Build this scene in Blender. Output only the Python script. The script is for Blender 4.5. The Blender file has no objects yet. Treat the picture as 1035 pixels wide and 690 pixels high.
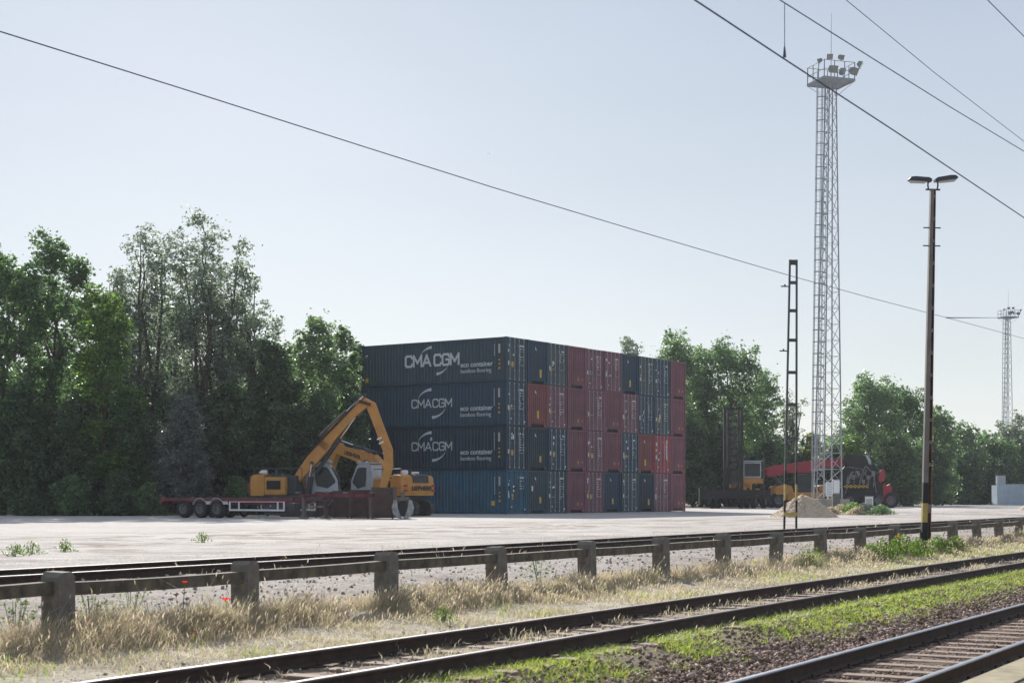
import bpy, math, random
import numpy as np
from mathutils import Vector, Matrix
R = math.radians
C = bpy.context.scene.collection

# ------------------------------------------------------------ camera
EYE = 1.18
cam = bpy.data.cameras.new("camera"); co = bpy.data.objects.new("camera", cam); C.objects.link(co)
bpy.context.scene.camera = co
co.location = (0, 0, EYE); co.rotation_euler = (R(90), 0, 0)
cam.sensor_width = 36; cam.lens = 36*1600/1035.0
cam.shift_y = 156/1035.0
cam.clip_start = 0.1; cam.clip_end = 20000
cam.dof.use_dof = True; cam.dof.focus_distance = 90; cam.dof.aperture_fstop = 5.0
# ------------------------------------------------------------ world, sun, exposure
SUN_EL, SUN_AZ = 27.5, -12.2            # azimuth clockwise from +Y
w = bpy.data.worlds.new("World"); bpy.context.scene.world = w; w.use_nodes = True
nt = w.node_tree; bg = nt.nodes['Background']
sky = nt.nodes.new('ShaderNodeTexSky'); sky.sky_type = 'NISHITA'; sky.sun_disc = False
sky.sun_elevation = R(SUN_EL); sky.sun_rotation = R(SUN_AZ)
sky.air_density = 1.0; sky.dust_density = 0.4; sky.ozone_density = 2.5
hs = nt.nodes.new('ShaderNodeHueSaturation'); hs.inputs['Saturation'].default_value = .70; hs.inputs['Value'].default_value = .72
nt.links.new(sky.outputs[0], hs.inputs['Color']); 
# thin high haze veil over the clear sky: whiter towards the horizon, faint wisps
vt = nt.nodes.new('ShaderNodeTexCoord'); vx = nt.nodes.new('ShaderNodeSeparateXYZ'); nt.links.new(vt.outputs['Generated'], vx.inputs[0])
vr = nt.nodes.new('ShaderNodeValToRGB'); nt.links.new(vx.outputs['Z'], vr.inputs[0])
vr.color_ramp.elements[0].position = 0.0; vr.color_ramp.elements[0].color = (.95,.97,.97,1)
vr.color_ramp.elements[1].position = .9; vr.color_ramp.elements[1].color = (.62,.72,.88,1)
q_ = vr.color_ramp.elements.new(.30); q_.color = (.66,.75,.88,1)
vn = nt.nodes.new('ShaderNodeTexNoise'); vm_ = nt.nodes.new('ShaderNodeMapping'); vm_.inputs['Scale'].default_value = (1, 1, 4)
nt.links.new(vt.outputs['Generated'], vm_.inputs[0]); nt.links.new(vm_.outputs[0], vn.inputs['Vector']); vn.inputs['Scale'].default_value = 1.6; vn.inputs['Detail'].default_value = 4
vq = nt.nodes.new('ShaderNodeMapRange'); vq.inputs[1].default_value = .3; vq.inputs[2].default_value = .7; vq.inputs[3].default_value = 4.3; vq.inputs[4].default_value = 5.1
nt.links.new(vn.outputs[0], vq.inputs[0])
vs_ = nt.nodes.new('ShaderNodeVectorMath'); vs_.operation = 'SCALE'; nt.links.new(vr.outputs[0], vs_.inputs[0]); nt.links.new(vq.outputs[0], vs_.inputs['Scale'])
va = nt.nodes.new('ShaderNodeMix'); va.data_type = 'RGBA'; va.blend_type = 'ADD'; va.inputs[0].default_value = 1
vh = nt.nodes.new('ShaderNodeVectorMath'); vh.operation = 'SCALE'; vh.inputs['Scale'].default_value = .42; nt.links.new(hs.outputs[0], vh.inputs[0])
nt.links.new(vh.outputs[0], va.inputs[6]); nt.links.new(vs_.outputs[0], va.inputs[7]); nt.links.new(va.outputs[2], bg.inputs[0]); bg.inputs[1].default_value = 0.062
sl = bpy.data.lights.new("sun", 'SUN'); so = bpy.data.objects.new("sun", sl); C.objects.link(so)
sl.energy = 4.1; sl.angle = R(0.53); sl.color = (1.0, 0.95, 0.88)
sd = Vector((math.sin(R(SUN_AZ))*math.cos(R(SUN_EL)), math.cos(R(SUN_AZ))*math.cos(R(SUN_EL)), math.sin(R(SUN_EL))))
so.rotation_euler = sd.to_track_quat('Z', 'Y').to_euler(); so.location = (0, 0, 60)
vs = bpy.context.scene.view_settings
vs.view_transform = 'Standard'; vs.look = 'None'; vs.exposure = 0.84; vs.gamma = 1; vs.use_curve_mapping = False

# ------------------------------------------------------------ geometry frames
TH = R(29.96); ST, CT = math.sin(TH), math.cos(TH)
def P(D, t, z=0.0): return (-CT*D + ST*t, ST*D + CT*t, z)      # D: distance from the tracks' parallel through the eye, t: along the tracks
def prof(D):
    xs = [-50, 3.2, 3.4, 6.5, 7.6, 9.8, 11.0, 12.3, 14.5, 17.0, 19.5, 22, 5000]
    zs = [-.80, -.80, -.80, -.79, -.53, -.50, -.42, -.28, -.15, -.06, -.02, 0, 0]
    return np.interp(D, xs, zs)
def WX(px, Y): return (px-517.5)/1600.0*Y
def WZ(py, Y): return (501-py)/1600.0*Y+EYE

# ------------------------------------------------------------ materials
def mat(name, col, rough=.7, metal=0.0, var=.15, scale=3.0, bump=0.0, stain=None, stain_amt=.5, stain_scale=1.5, spec=.4, streak=1.0):
    m = bpy.data.materials.new(name); m.use_nodes = True
    n = m.node_tree.nodes; l = m.node_tree.links; b = n['Principled BSDF']
    b.inputs['Roughness'].default_value = rough; b.inputs['Metallic'].default_value = metal
    b.inputs['Specular IOR Level'].default_value = spec
    tc = n.new('ShaderNodeTexCoord')
    ns = n.new('ShaderNodeTexNoise'); ns.inputs['Scale'].default_value = scale; ns.inputs['Detail'].default_value = 6
    l.new(tc.outputs['Object'], ns.inputs['Vector'])
    mr = n.new('ShaderNodeMapRange'); mr.inputs[1].default_value = .3; mr.inputs[2].default_value = .7
    mr.inputs[3].default_value = 1-var; mr.inputs[4].default_value = 1+var
    l.new(ns.outputs[0], mr.inputs[0])
    mx = n.new('ShaderNodeVectorMath'); mx.operation = 'SCALE'
    mx.inputs[0].default_value = col[:3]; l.new(mr.outputs[0], mx.inputs['Scale'])
    out = mx.outputs[0]
    if stain:
        n2 = n.new('ShaderNodeTexNoise'); n2.inputs['Scale'].default_value = stain_scale; n2.inputs['Detail'].default_value = 8
        n2.inputs['Roughness'].default_value = .65
        mp_ = n.new('ShaderNodeMapping'); mp_.inputs['Scale'].default_value = (1, 1, streak); l.new(tc.outputs['Object'], mp_.inputs[0]); l.new(mp_.outputs[0], n2.inputs['Vector'])
        m2 = n.new('ShaderNodeMapRange'); m2.inputs[1].default_value = .52; m2.inputs[2].default_value = .66; m2.inputs[4].default_value = stain_amt
        l.new(n2.outputs[0], m2.inputs[0])
        mm = n.new('ShaderNodeMix'); mm.data_type = 'RGBA'
        l.new(m2.outputs[0], mm.inputs[0]); l.new(out, mm.inputs[6]); mm.inputs[7].default_value = (*stain, 1)
        out = mm.outputs[2]
    l.new(out, b.inputs['Base Color'])
    if bump:
        bp = n.new('ShaderNodeBump'); bp.inputs['Strength'].default_value = bump; bp.inputs['Distance'].default_value = .02
        l.new(ns.outputs[0], bp.inputs['Height']); l.new(bp.outputs[0], b.inputs['Normal'])
    return m

def leafmat(name, cols, trans=.45, rough=.5, tint=(1.25, 1.35, .75)):
    m = bpy.data.materials.new(name); m.use_nodes = True
    n = m.node_tree.nodes; l = m.node_tree.links; b = n['Principled BSDF']; o = n['Material Output']
    g = n.new('ShaderNodeNewGeometry'); cr = n.new('ShaderNodeValToRGB')
    cr.color_ramp.elements[0].color = (*cols[0], 1); cr.color_ramp.elements[1].color = (*cols[-1], 1)
    for i, c in enumerate(cols[1:-1]):
        e = cr.color_ramp.elements.new((i+1)/(len(cols)-1)); e.color = (*c, 1)
    l.new(g.outputs['Random Per Island'], cr.inputs[0])
    l.new(cr.outputs[0], b.inputs['Base Color']); b.inputs['Roughness'].default_value = rough
    b.inputs['Specular IOR Level'].default_value = .35 if trans > 0 else .2
    tr = n.new('ShaderNodeBsdfTranslucent'); vm = n.new('ShaderNodeVectorMath'); vm.operation = 'MULTIPLY'
    l.new(cr.outputs[0], vm.inputs[0]); vm.inputs[1].default_value = tint
    l.new(vm.outputs[0], tr.inputs[0])
    mx = n.new('ShaderNodeMixShader'); mx.inputs[0].default_value = trans
    l.new(b.outputs[0], mx.inputs[1]); l.new(tr.outputs[0], mx.inputs[2]); l.new(mx.outputs[0], o.inputs[0])
    return m

def glassmat(name, col=(.05, .06, .07)):
    m = mat(name, col, rough=.22, var=.02, spec=.35); return m

# ------------------------------------------------------------ mesh builder
class MB:
    def __init__(s): s.v = []; s.f = []; s.sm = []
    def add(s, vs, fs, smooth=False, M=None):
        o = len(s.v)
        if M is not None: vs = [tuple(M @ Vector(v)) for v in vs]
        s.v += [tuple(v) for v in vs]; s.f += [tuple(i+o for i in f) for f in fs]; s.sm += [smooth]*len(fs); return s
    def box(s, x0, x1, y0, y1, z0, z1, M=None):
        vs = [(x0,y0,z0),(x1,y0,z0),(x1,y1,z0),(x0,y1,z0),(x0,y0,z1),(x1,y0,z1),(x1,y1,z1),(x0,y1,z1)]
        return s.add(vs, [(0,3,2,1),(4,5,6,7),(0,1,5,4),(1,2,6,5),(2,3,7,6),(3,0,4,7)], M=M)
    def cham(s, x0, x1, y0, y1, z0, z1, c=.02, M=None):     # box with chamfered edges
        vs = []; 
        for z, k in ((z0, 1), (z0+c, 0), (z1-c, 0), (z1, 1)):
            d = c if k else 0
            a0, a1, b0, b1 = x0+d, x1-d, y0+d, y1-d
            vs += [(a0+c,b0,z),(a1-c,b0,z),(a1,b0+c,z),(a1,b1-c,z),(a1-c,b1,z),(a0+c,b1,z),(a0,b1-c,z),(a0,b0+c,z)]
        fs = [tuple(reversed(range(8))), tuple(range(24, 32))]
        for r in range(3):
            for i in range(8):
                j = (i+1) % 8; fs.append((r*8+i, r*8+j, r*8+8+j, r*8+8+i))
        return s.add(vs, fs, M=M)
    def prism(s, pts, y0, y1, M=None):                      # pts in xz, counter-clockwise or not
        n = len(pts); vs = [(p[0], y0, p[1]) for p in pts]+[(p[0], y1, p[1]) for p in pts]
        fs = [tuple(range(n)), tuple(reversed(range(n, 2*n)))]+[(i, n+i, n+(i+1) % n, (i+1) % n) for i in range(n)]
        return s.add(vs, fs, M=M)
    def tube(s, p0, p1, r0, r1=None, seg=8, cap=True, smooth=True, M=None):
        r1 = r0 if r1 is None else r1
        p0 = Vector(p0); p1 = Vector(p1); d = (p1-p0).normalized()
        a = d.orthogonal().normalized(); b = d.cross(a)
        vs = []
        for p, r in ((p0, r0), (p1, r1)):
            for i in range(seg):
                t = 2*math.pi*i/seg; vs.append(p+(a*math.cos(t)+b*math.sin(t))*r)
        fs = [(i, (i+1) % seg, seg+(i+1) % seg, seg+i) for i in range(seg)]
        s.add(vs, fs, smooth, M)
        if cap: s.add(vs, [tuple(reversed(range(seg))), tuple(range(seg, 2*seg))], False, M)
        return s
    def path(s, pts, r, seg=6, M=None):
        for a, b in zip(pts[:-1], pts[1:]): s.tube(a, b, r, seg=seg, M=M)
        return s
    def bar(s, p0, p1, w_, h_, up=(0, 0, 1), M=None):       # rectangular strut
        p0 = Vector(p0); p1 = Vector(p1); d = (p1-p0).normalized(); up = Vector(up)
        if abs(d.dot(up)) > .98: up = Vector((1, 0, 0))
        a = d.cross(up).normalized(); b = a.cross(d)
        vs = [p+a*sx*w_/2+b*sy*h_/2 for p in (p0, p1) for sx, sy in ((-1,-1),(1,-1),(1,1),(-1,1))]
        return s.add(vs, [(0,1,2,3),(7,6,5,4),(0,4,5,1),(1,5,6,2),(2,6,7,3),(3,7,4,0)], M=M)
    def lathe(s, prof_, seg=24, M=None, axis='y'):          # (radius, offset along axis)
        vs = []; n = len(prof_)
        for i in range(seg):
            t = 2*math.pi*i/seg; c, q = math.cos(t), math.sin(t)
            for r, o in prof_: vs.append((r*c, o, r*q) if axis == 'y' else (r*c, r*q, o))
        fs = [(i*n+j, ((i+1) % seg)*n+j, ((i+1) % seg)*n+j+1, i*n+j+1) for i in range(seg) for j in range(n-1)]
        return s.add(vs, fs, True, M)
    def mesh(s, name):
        me = bpy.data.meshes.new(name); me.from_pydata(s.v, [], s.f)
        me.polygons.foreach_set('use_smooth', s.sm); me.update()
        import bmesh
        b = bmesh.new(); b.from_mesh(me); bmesh.ops.recalc_face_normals(b, faces=b.faces); b.to_mesh(me); b.free()
        if any(s.sm): me.set_sharp_from_angle(angle=R(40))
        return me
    def build(s, name, m, parent=None, loc=None):
        return link(name, s.mesh(name), m, parent, loc)
def link(name, me, m, parent=None, loc=None):
    o = bpy.data.objects.new(name, me); C.objects.link(o)
    if m is not None:
        if len(me.materials) == 0: me.materials.append(m)
        else: o.material_slots[0].link = 'OBJECT'; o.material_slots[0].material = m
    if parent: o.parent = parent
    if loc: o.location = loc
    return o
def tag(o, label=None, cat=None, group=None, kind=None):
    if label: o['label'] = label
    if cat: o['category'] = cat
    if group: o['group'] = group
    if kind: o['kind'] = kind
    return o
def thing(name, label, cat, loc=(0,0,0), rz=0, group=None):
    o = bpy.data.objects.new(name, None); C.objects.link(o); o.location = loc; o.rotation_euler.z = rz
    o.empty_display_size = .3
    return tag(o, label, cat, group)
def npmesh(name, V, F, m, parent=None, smooth=False):        # F: (N,k) array, or a list of such arrays
    Fs = F if isinstance(F, list) else [F]
    me = bpy.data.meshes.new(name)
    me.vertices.add(len(V)); me.vertices.foreach_set('co', np.asarray(V, np.float32).ravel())
    lt = np.concatenate([np.full(len(f), f.shape[1]) for f in Fs]); li = np.concatenate([f.ravel() for f in Fs])
    me.loops.add(len(li)); me.loops.foreach_set('vertex_index', li.astype(np.int32))
    me.polygons.add(len(lt)); st = np.concatenate([[0], np.cumsum(lt)[:-1]])
    me.polygons.foreach_set('loop_start', st.astype(np.int32)); me.polygons.foreach_set('loop_total', lt.astype(np.int32))
    if smooth: me.polygons.foreach_set('use_smooth', np.ones(len(lt), bool))
    me.update(calc_edges=True); me.validate()
    o = bpy.data.objects.new(name, me); C.objects.link(o)
    if m: me.materials.append(m)
    if parent: o.parent = parent
    return o

def vnoise(x, y, seed=0, scale=1.0):                         # cheap 2-D value noise, 0..1
    rs = np.random.RandomState(seed); T = rs.rand(256, 256)
    x = np.asarray(x)/scale+1000; y = np.asarray(y)/scale+1000
    xi = np.floor(x).astype(int); yi = np.floor(y).astype(int); fx = x-xi; fy = y-yi
    fx = fx*fx*(3-2*fx); fy = fy*fy*(3-2*fy)
    a = T[xi % 256, yi % 256]; b = T[(xi+1) % 256, yi % 256]; c = T[xi % 256, (yi+1) % 256]; d = T[(xi+1) % 256, (yi+1) % 256]
    return a*(1-fx)*(1-fy)+b*fx*(1-fy)+c*(1-fx)*fy+d*fx*fy
def fnoise(x, y, seed=0, scale=1.0): return .55*vnoise(x, y, seed, scale)+.28*vnoise(x, y, seed+1, scale*.47)+.17*vnoise(x, y, seed+2, scale*.21)

# ------------------------------------------------------------ ground
gm = bpy.data.materials.new('ground_mix'); gm.use_nodes = True
def build_ground_mat(m):
    n = m.node_tree.nodes; l = m.node_tree.links; b = n['Principled BSDF']; b.inputs['Roughness'].default_value = .95
    b.inputs['Specular IOR Level'].default_value = .1
    g = n.new('ShaderNodeNewGeometry')
    dt = n.new('ShaderNodeVectorMath'); dt.operation = 'DOT_PRODUCT'; dt.inputs[1].default_value = (-CT, ST, 0)
    l.new(g.outputs['Position'], dt.inputs[0])
    def noise(sc, det=6, rough=.6, dist=0):
        q = n.new('ShaderNodeTexNoise'); q.inputs['Scale'].default_value = sc; q.inputs['Detail'].default_value = det
        q.inputs['Roughness'].default_value = rough; q.inputs['Distortion'].default_value = dist
        l.new(g.outputs['Position'], q.inputs['Vector']); return q.outputs[0]
    wob = noise(.9, 5)
    ma = n.new('ShaderNodeMath'); ma.operation = 'MULTIPLY_ADD'; l.new(wob, ma.inputs[0]); ma.inputs[1].default_value = 1.6
    l.new(dt.outputs['Value'], ma.inputs[2])
    md = n.new('ShaderNodeMath'); md.operation = 'DIVIDE'; l.new(ma.outputs[0], md.inputs[0]); md.inputs[1].default_value = 30
    cr = n.new('ShaderNodeValToRGB'); e = cr.color_ramp.elements
    stops = [(5.0, (.12,.080,.062)), (7.3, (.14,.10,.08)), (8.0, (.24,.20,.14)), (8.8, (.30,.26,.18)), (9.4, (.27,.21,.17)), (10.5, (.33,.27,.22)),
             (11.0, (.50,.45,.37)), (12.0, (.48,.42,.33)), (12.8, (.32,.26,.18)), (13.6, (.40,.34,.27)), (14.6, (.40,.36,.335)), (17.4, (.41,.37,.345)), (18.2, (.26,.21,.18)), (19.5, (.26,.21,.18)),
             (20.6, (.45,.41,.385)), (23, (.56,.525,.50))]
    e[0].position = stops[0][0]/30; e[0].color = (*stops[0][1], 1); e[1].position = stops[-1][0]/30; e[1].color = (*stops[-1][1], 1)
    for p, c in stops[1:-1]:
        q = e.new(p/30); q.color = (*c, 1)
    l.new(md.outputs[0], cr.inputs[0])
    def mul(col, nz, lo, hi, a=.3, b_=.7):
        r = n.new('ShaderNodeMapRange'); r.inputs[1].default_value = a; r.inputs[2].default_value = b_; r.inputs[3].default_value = lo; r.inputs[4].default_value = hi
        l.new(nz, r.inputs[0]); v = n.new('ShaderNodeVectorMath'); v.operation = 'SCALE'; l.new(col, v.inputs[0]); l.new(r.outputs[0], v.inputs['Scale']); return v.outputs[0]
    c = mul(cr.outputs[0], noise(.12, 4), .88, 1.07)
    c = mul(c, noise(1.3, 8, .7), .74, 1.14)
    fine = noise(16, 6, .75); c = mul(c, fine, .55, 1.30, .37, .63)
    # brown dirt patches and tyre-worn streaks along the edge of the yard
    mp = n.new('ShaderNodeMapping'); mp.inputs['Rotation'].default_value = (0, 0, -R(60)); mp.inputs['Scale'].default_value = (.22, 1.3, 1)
    l.new(g.outputs['Position'], mp.inputs[0])
    q = n.new('ShaderNodeTexNoise'); q.inputs['Scale'].default_value = .9; q.inputs['Detail'].default_value = 7; q.inputs['Roughness'].default_value = .7; l.new(mp.outputs[0], q.inputs['Vector'])
    r = n.new('ShaderNodeMapRange'); r.inputs[1].default_value = .51; r.inputs[2].default_value = .63; l.new(q.outputs[0], r.inputs[0])
    band = n.new('ShaderNodeMapRange'); band.inputs[1].default_value = 46; band.inputs[2].default_value = 24; band.inputs[3].default_value = .03; band.inputs[4].default_value = .6
    l.new(dt.outputs['Value'], band.inputs[0])
    mu = n.new('ShaderNodeMath'); mu.operation = 'MULTIPLY'; l.new(r.outputs[0], mu.inputs[0]); l.new(band.outputs[0], mu.inputs[1])
    mx = n.new('ShaderNodeMix'); mx.data_type = 'RGBA'; l.new(mu.outputs[0], mx.inputs[0]); l.new(c, mx.inputs[6]); mx.inputs[7].default_value = (.20,.155,.12,1)
    ab = n.new('ShaderNodeMath'); ab.operation = 'SUBTRACT'; l.new(dt.outputs['Value'], ab.inputs[0]); ab.inputs[1].default_value = 29
    ac = n.new('ShaderNodeMath'); ac.operation = 'ABSOLUTE'; l.new(ab.outputs[0], ac.inputs[0])
    wn = n.new('ShaderNodeMapRange'); wn.inputs[1].default_value = 9; wn.inputs[2].default_value = 3; wn.inputs[3].default_value = 0; wn.inputs[4].default_value = .75; l.new(ac.outputs[0], wn.inputs[0])
    m3 = n.new('ShaderNodeMapRange'); m3.inputs[1].default_value = .49; m3.inputs[2].default_value = .56; l.new(noise(.35, 9, .75, .8), m3.inputs[0])
    m4 = n.new('ShaderNodeMath'); m4.operation = 'MULTIPLY'; l.new(wn.outputs[0], m4.inputs[0]); l.new(m3.outputs[0], m4.inputs[1])
    m5 = n.new('ShaderNodeMix'); m5.data_type = 'RGBA'; l.new(m4.outputs[0], m5.inputs[0]); l.new(mx.outputs[2], m5.inputs[6]); m5.inputs[7].default_value = (.19,.14,.115,1)
    l.new(m5.outputs[2], b.inputs['Base Color'])
    bp = n.new('ShaderNodeBump'); bp.inputs['Strength'].default_value = .6; bp.inputs['Distance'].default_value = .03
    l.new(fine, bp.inputs['Height']); l.new(bp.outputs[0], b.inputs['Normal'])
build_ground_mat(gm)
Ds = np.concatenate([[-1100, -600, -100, -20, 0, 2.5], np.arange(3.0, 22, .12), np.arange(22, 60, 2), [60, 80, 120, 200, 400, 700, 1100]])
ts = np.concatenate([[-1100, -600, -200, -60, -20], np.arange(-5, 60, .25), np.arange(60, 160, 1.5), np.arange(160, 500, 20), [500, 700, 900, 1150]])
DD, TT = np.meshgrid(Ds, ts, indexing='ij')
ZZ = prof(DD)+np.where((DD > 3) & (DD < 22), (fnoise(DD, TT, 5, .8)-.5)*.07+(fnoise(DD, TT, 15, .2)-.5)*.03, 0)
ZZ -= np.where((np.abs(DD-8.82) < 1.0) | (np.abs(DD-17.95) < 1.2), .02, 0)
V = np.stack([-CT*DD+ST*TT, ST*DD+CT*TT, ZZ], -1).reshape(-1, 3)
nD, nT = DD.shape; idx = np.arange(nD*nT).reshape(nD, nT)
F = np.stack([idx[:-1, :-1], idx[:-1, 1:], idx[1:, 1:], idx[1:, :-1]], -1).reshape(-1, 4)
tag(npmesh('ground', V, F, gm, smooth=True), kind='structure')

M = {}
hz = bpy.data.materials.new('haze_air'); hz.use_nodes = True; hn = hz.node_tree.nodes; hn.remove(hn['Principled BSDF'])
pv = hn.new('ShaderNodeVolumePrincipled'); pv.inputs['Color'].default_value = (.86,.92,1,1); pv.inputs['Density'].default_value = .00018; pv.inputs['Anisotropy'].default_value = .25
hz.node_tree.links.new(pv.outputs[0], hn['Material Output'].inputs['Volume'])
M['asph'] = mat('platform_asphalt', (.10,.075,.065), .9, var=.35, scale=9, bump=.3, stain=(.2,.17,.12), stain_amt=.5)
M['conc'] = mat('platform_concrete', (.30,.25,.16), .9, var=.25, scale=5, bump=.3, stain=(.16,.17,.08), stain_amt=.7, stain_scale=3)
# platform the camera stands beside: kerb and asphalt top
mb = MB()
def slab(mb, D0, D1, t0, t1, z0, z1):
    c = [P(D0,t0), P(D1,t0), P(D1,t1), P(D0,t1)]
    vs = [(a[0],a[1],z0) for a in c]+[(a[0],a[1],z1) for a in c]
    mb.add(vs, [(0,3,2,1),(4,5,6,7),(0,1,5,4),(1,2,6,5),(2,3,7,6),(3,0,4,7)])
slab(mb, -12, 2.86, -40, 300, -.9, -.33); mb.build('platform', M['asph'])['kind'] = 'structure'
mb = MB()
for k in range(-20, 150): slab(mb, 2.86, 3.22, k*2+.008, k*2+1.992, -.9, -.315)
mb.build('platform_edge', M['conc'])['kind'] = 'structure'

# forest floor under the trees
M['soil'] = mat('forest_floor', (.06,.065,.035), .95, var=.5, scale=.8, bump=.4)
pts = [(-140, 93), (-60, 93.5), (-44, 94), (-36, 94.5), (-30, 95.5), (-24, 97), (-14.5, 101), (-9, 118), (2, 140), (9, 150), (16, 166), (30, 172), (40, 182), (48, 208), (62, 214), (80, 216), (200, 240), (420, 320), (420, 900), (-500, 900), (-500, 110)]
me = bpy.data.meshes.new('forest_floor'); me.from_pydata([(x, y, .012) for x, y in pts], [], [tuple(range(len(pts)))]); me.materials.append(M['soil'])
o = bpy.data.objects.new('forest_floor', me); C.objects.link(o); o['kind'] = 'structure'

# ------------------------------------------------------------ railway tracks
M['rail'] = mat('rusty_rail', (.055,.035,.028), .75, var=.3, scale=6, metal=.1)
M['railtop'] = mat('worn_rail_head', (.30,.32,.37), .42, metal=.9, var=.15)
M['railtop2'] = mat('dull_rail_head', (.16,.14,.15), .62, metal=.25, var=.25, spec=.3)
M['timber'] = mat('old_timber_sleeper', (.17,.12,.09), .9, var=.35, scale=7, bump=.5)
M['slpc'] = mat('weathered_sleeper', (.235,.17,.13), .9, var=.25, scale=6, bump=.4)
def rail(Dc, zt, t0, t1, h, parent, mtop):
    sec = [(-.07,-h),(.07,-h),(.07,-h+.012),(.012,-h+.035),(.010,-.045),(.034,-.034),(.036,-.01)]
    full = sec+[(-a, b) for a, b in reversed(sec[2:])]
    mb = MB(); n = len(full)
    vs = [P(Dc+a, t, zt+b) for t in (t0, t1) for a, b in full]
    mb.add(vs, [tuple(range(n)), tuple(reversed(range(n, 2*n)))]+[(i, (i+1) % n, n+(i+1) % n, n+i) for i in range(n)])
    r = mb.build('rail', M['rail'], parent)
    cap = [(.0365,-.012),(.033,-.001),(.022,.002),(-.022,.002),(-.033,-.001),(-.0365,-.012)]
    mb = MB(); n = len(cap)
    vs = [P(Dc+a, t, zt+b) for t in (t0, t1) for a, b in cap]
    mb.add(vs, [(i, (i+1) % n, n+(i+1) % n, n+i) for i in range(n)]+[tuple(range(n)), tuple(reversed(range(n, 2*n)))])
    mb.build('rail_head', mtop, r); return r
def track(label, Dc, zt, t0, t1, h, sl, n, sp, smat, mtop, off=.085, slen=1.25, s0=None):
    t = thing('railway_track', label, 'railway track', P(Dc, 0, zt), 0, 'railway tracks')
    t.location = (0, 0, 0)
    for s in (-1, 1): rail(Dc+s*.75, zt, t0, t1, h, t, mtop)
    base = None; rnd = random.Random(int(Dc*10))
    s0 = t0 if s0 is None else s0
    for k in range(n):
        if base is None:
            mb = MB(); mb.cham(-slen, slen, -.12, .12, -.14, 0, .015); me_ = mb.mesh('sleeper')
            base = link('sleeper', me_, smat, t)
            ob = base
        else:
            ob = base.copy(); C.objects.link(ob); ob.parent = t
        p = P(Dc+rnd.uniform(-.02, .02), s0+k*sp, zt-h+sl+rnd.uniform(-.006, .006)); ob.location = p
        ob.rotation_euler.z = TH*-1+R(180)+rnd.uniform(-.012, .012)
    # sleepers beyond the hundred that show largest
    mb = MB(); a = s0+n*sp
    while a < t1-1 and n >= 96:
        p = P(Dc, a, zt-h+sl); mb.cham(-slen, slen, -.12, .12, -.14, 0, .015, M=Matrix.Translation(p) @ Matrix.Rotation(-TH, 4, 'Z')); a += sp
    if mb.v: tag(mb.build('sleeper', smat, t), kind='stuff')
    # fastenings: base plates and clips
    mb = MB(); a = s0
    while a < min(s0+n*sp, 60):
        for s in (-1, 1):
            p = P(Dc+s*.75, a, zt-h+sl-.004)
            mb.box(-.16, .16, -.08, .08, 0, .018, M=Matrix.Translation(p) @ Matrix.Rotation(-TH, 4, 'Z'))
            for q in (-1, 1): mb.tube(P(Dc+s*.75+q*.10, a, zt-h+sl), P(Dc+s*.75+q*.10, a, zt-h+sl+.05), .016, seg=6)
        a += sp
    mb.build('base_plate', M['rail'], t)
    return t
track('nearest railway track with shiny rail heads on brown ballast beside the platform', 5.03, -.605, -30, 400, .165, -.005, 96, .62, M['slpc'], M['railtop'], s0=7.0)
track('middle railway track half buried in pale dirt, between green grass and the concrete fence', 8.82, -.35, -30, 400, .15, -.01, 96, .66, M['slpc'], M['railtop2'], s0=6.0)
track('rusty far railway track behind the concrete fence at the yard edge', 17.95, .062, -40, 400, .15, -.03, 40, .66, M['timber'], M['railtop2'], s0=12.0)
# check rail / inner groove of the yard track
mbq = MB()

# ------------------------------------------------------------ ballast stones (stuff)
M['stone'] = leafmat('ballast_stone', [(.10,.065,.05), (.19,.125,.10), (.27,.195,.165), (.42,.34,.30)], trans=0, rough=.95)
def stones(name, D, t, z, size, seed, m=None, label='brown crushed stone ballast', cat='ballast'):
    rs = np.random.RandomState(seed); N = len(D)
    base = np.array([[1,0,0],[-1,0,0],[0,1,0],[0,-1,0],[0,0,1],[0,0,-1]], float)
    fc = np.array([[0,2,4],[2,1,4],[1,3,4],[3,0,4],[2,0,5],[1,2,5],[3,1,5],[0,3,5]])
    sc = size[:, None, None]*rs.uniform(.55, 1.15, (N, 6, 1))
    q = rs.normal(size=(N, 4)); q /= np.linalg.norm(q, axis=1)[:, None]; a, b, c, d = q.T
    Rm = np.stack([1-2*(c*c+d*d), 2*(b*c-a*d), 2*(b*d+a*c), 2*(b*c+a*d), 1-2*(b*b+d*d), 2*(c*d-a*b), 2*(b*d-a*c), 2*(c*d+a*b), 1-2*(b*b+c*c)], -1).reshape(N, 3, 3)
    v = np.einsum('nij,nkj->nki', Rm, base[None]*sc)
    v[:, :, 0] += (-CT*D+ST*t)[:, None]; v[:, :, 1] += (ST*D+CT*t)[:, None]; v[:, :, 2] += z[:, None]
    f = (fc[None]+6*np.arange(N)[:, None, None]).reshape(-1, 3)
    return tag(npmesh(name, v.reshape(-1, 3), f, m or M['stone']), label, cat, kind='stuff')
rs = np.random.RandomState(3)
Dl, tl, sz = [], [], []
def scat(n, D0, D1, t0, t1, s0, s1, pw=1.6):
    u = rs.rand(n)**pw; Dl.append(rs.uniform(D0, D1, n)); tl.append(t0+(t1-t0)*u); sz.append(rs.uniform(s0, s1, n))
scat(20000, 5.85, 7.0, 7, 70, .022, .052); scat(5000, 6.8, 7.6, 7, 60, .018, .036)
scat(12000, 4.32, 5.74, 6, 50, .016, .036); scat(4500, 3.35, 4.2, 6, 45, .018, .042)
D_ = np.concatenate(Dl); t_ = np.concatenate(tl); s_ = np.concatenate(sz)
stones('ballast', D_, t_, prof(D_)+s_*.35+np.where((D_ < 5.76) & (D_ > 4.3), -.012, .01), s_, 4)
rs = np.random.RandomState(8); n = 2600
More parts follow.
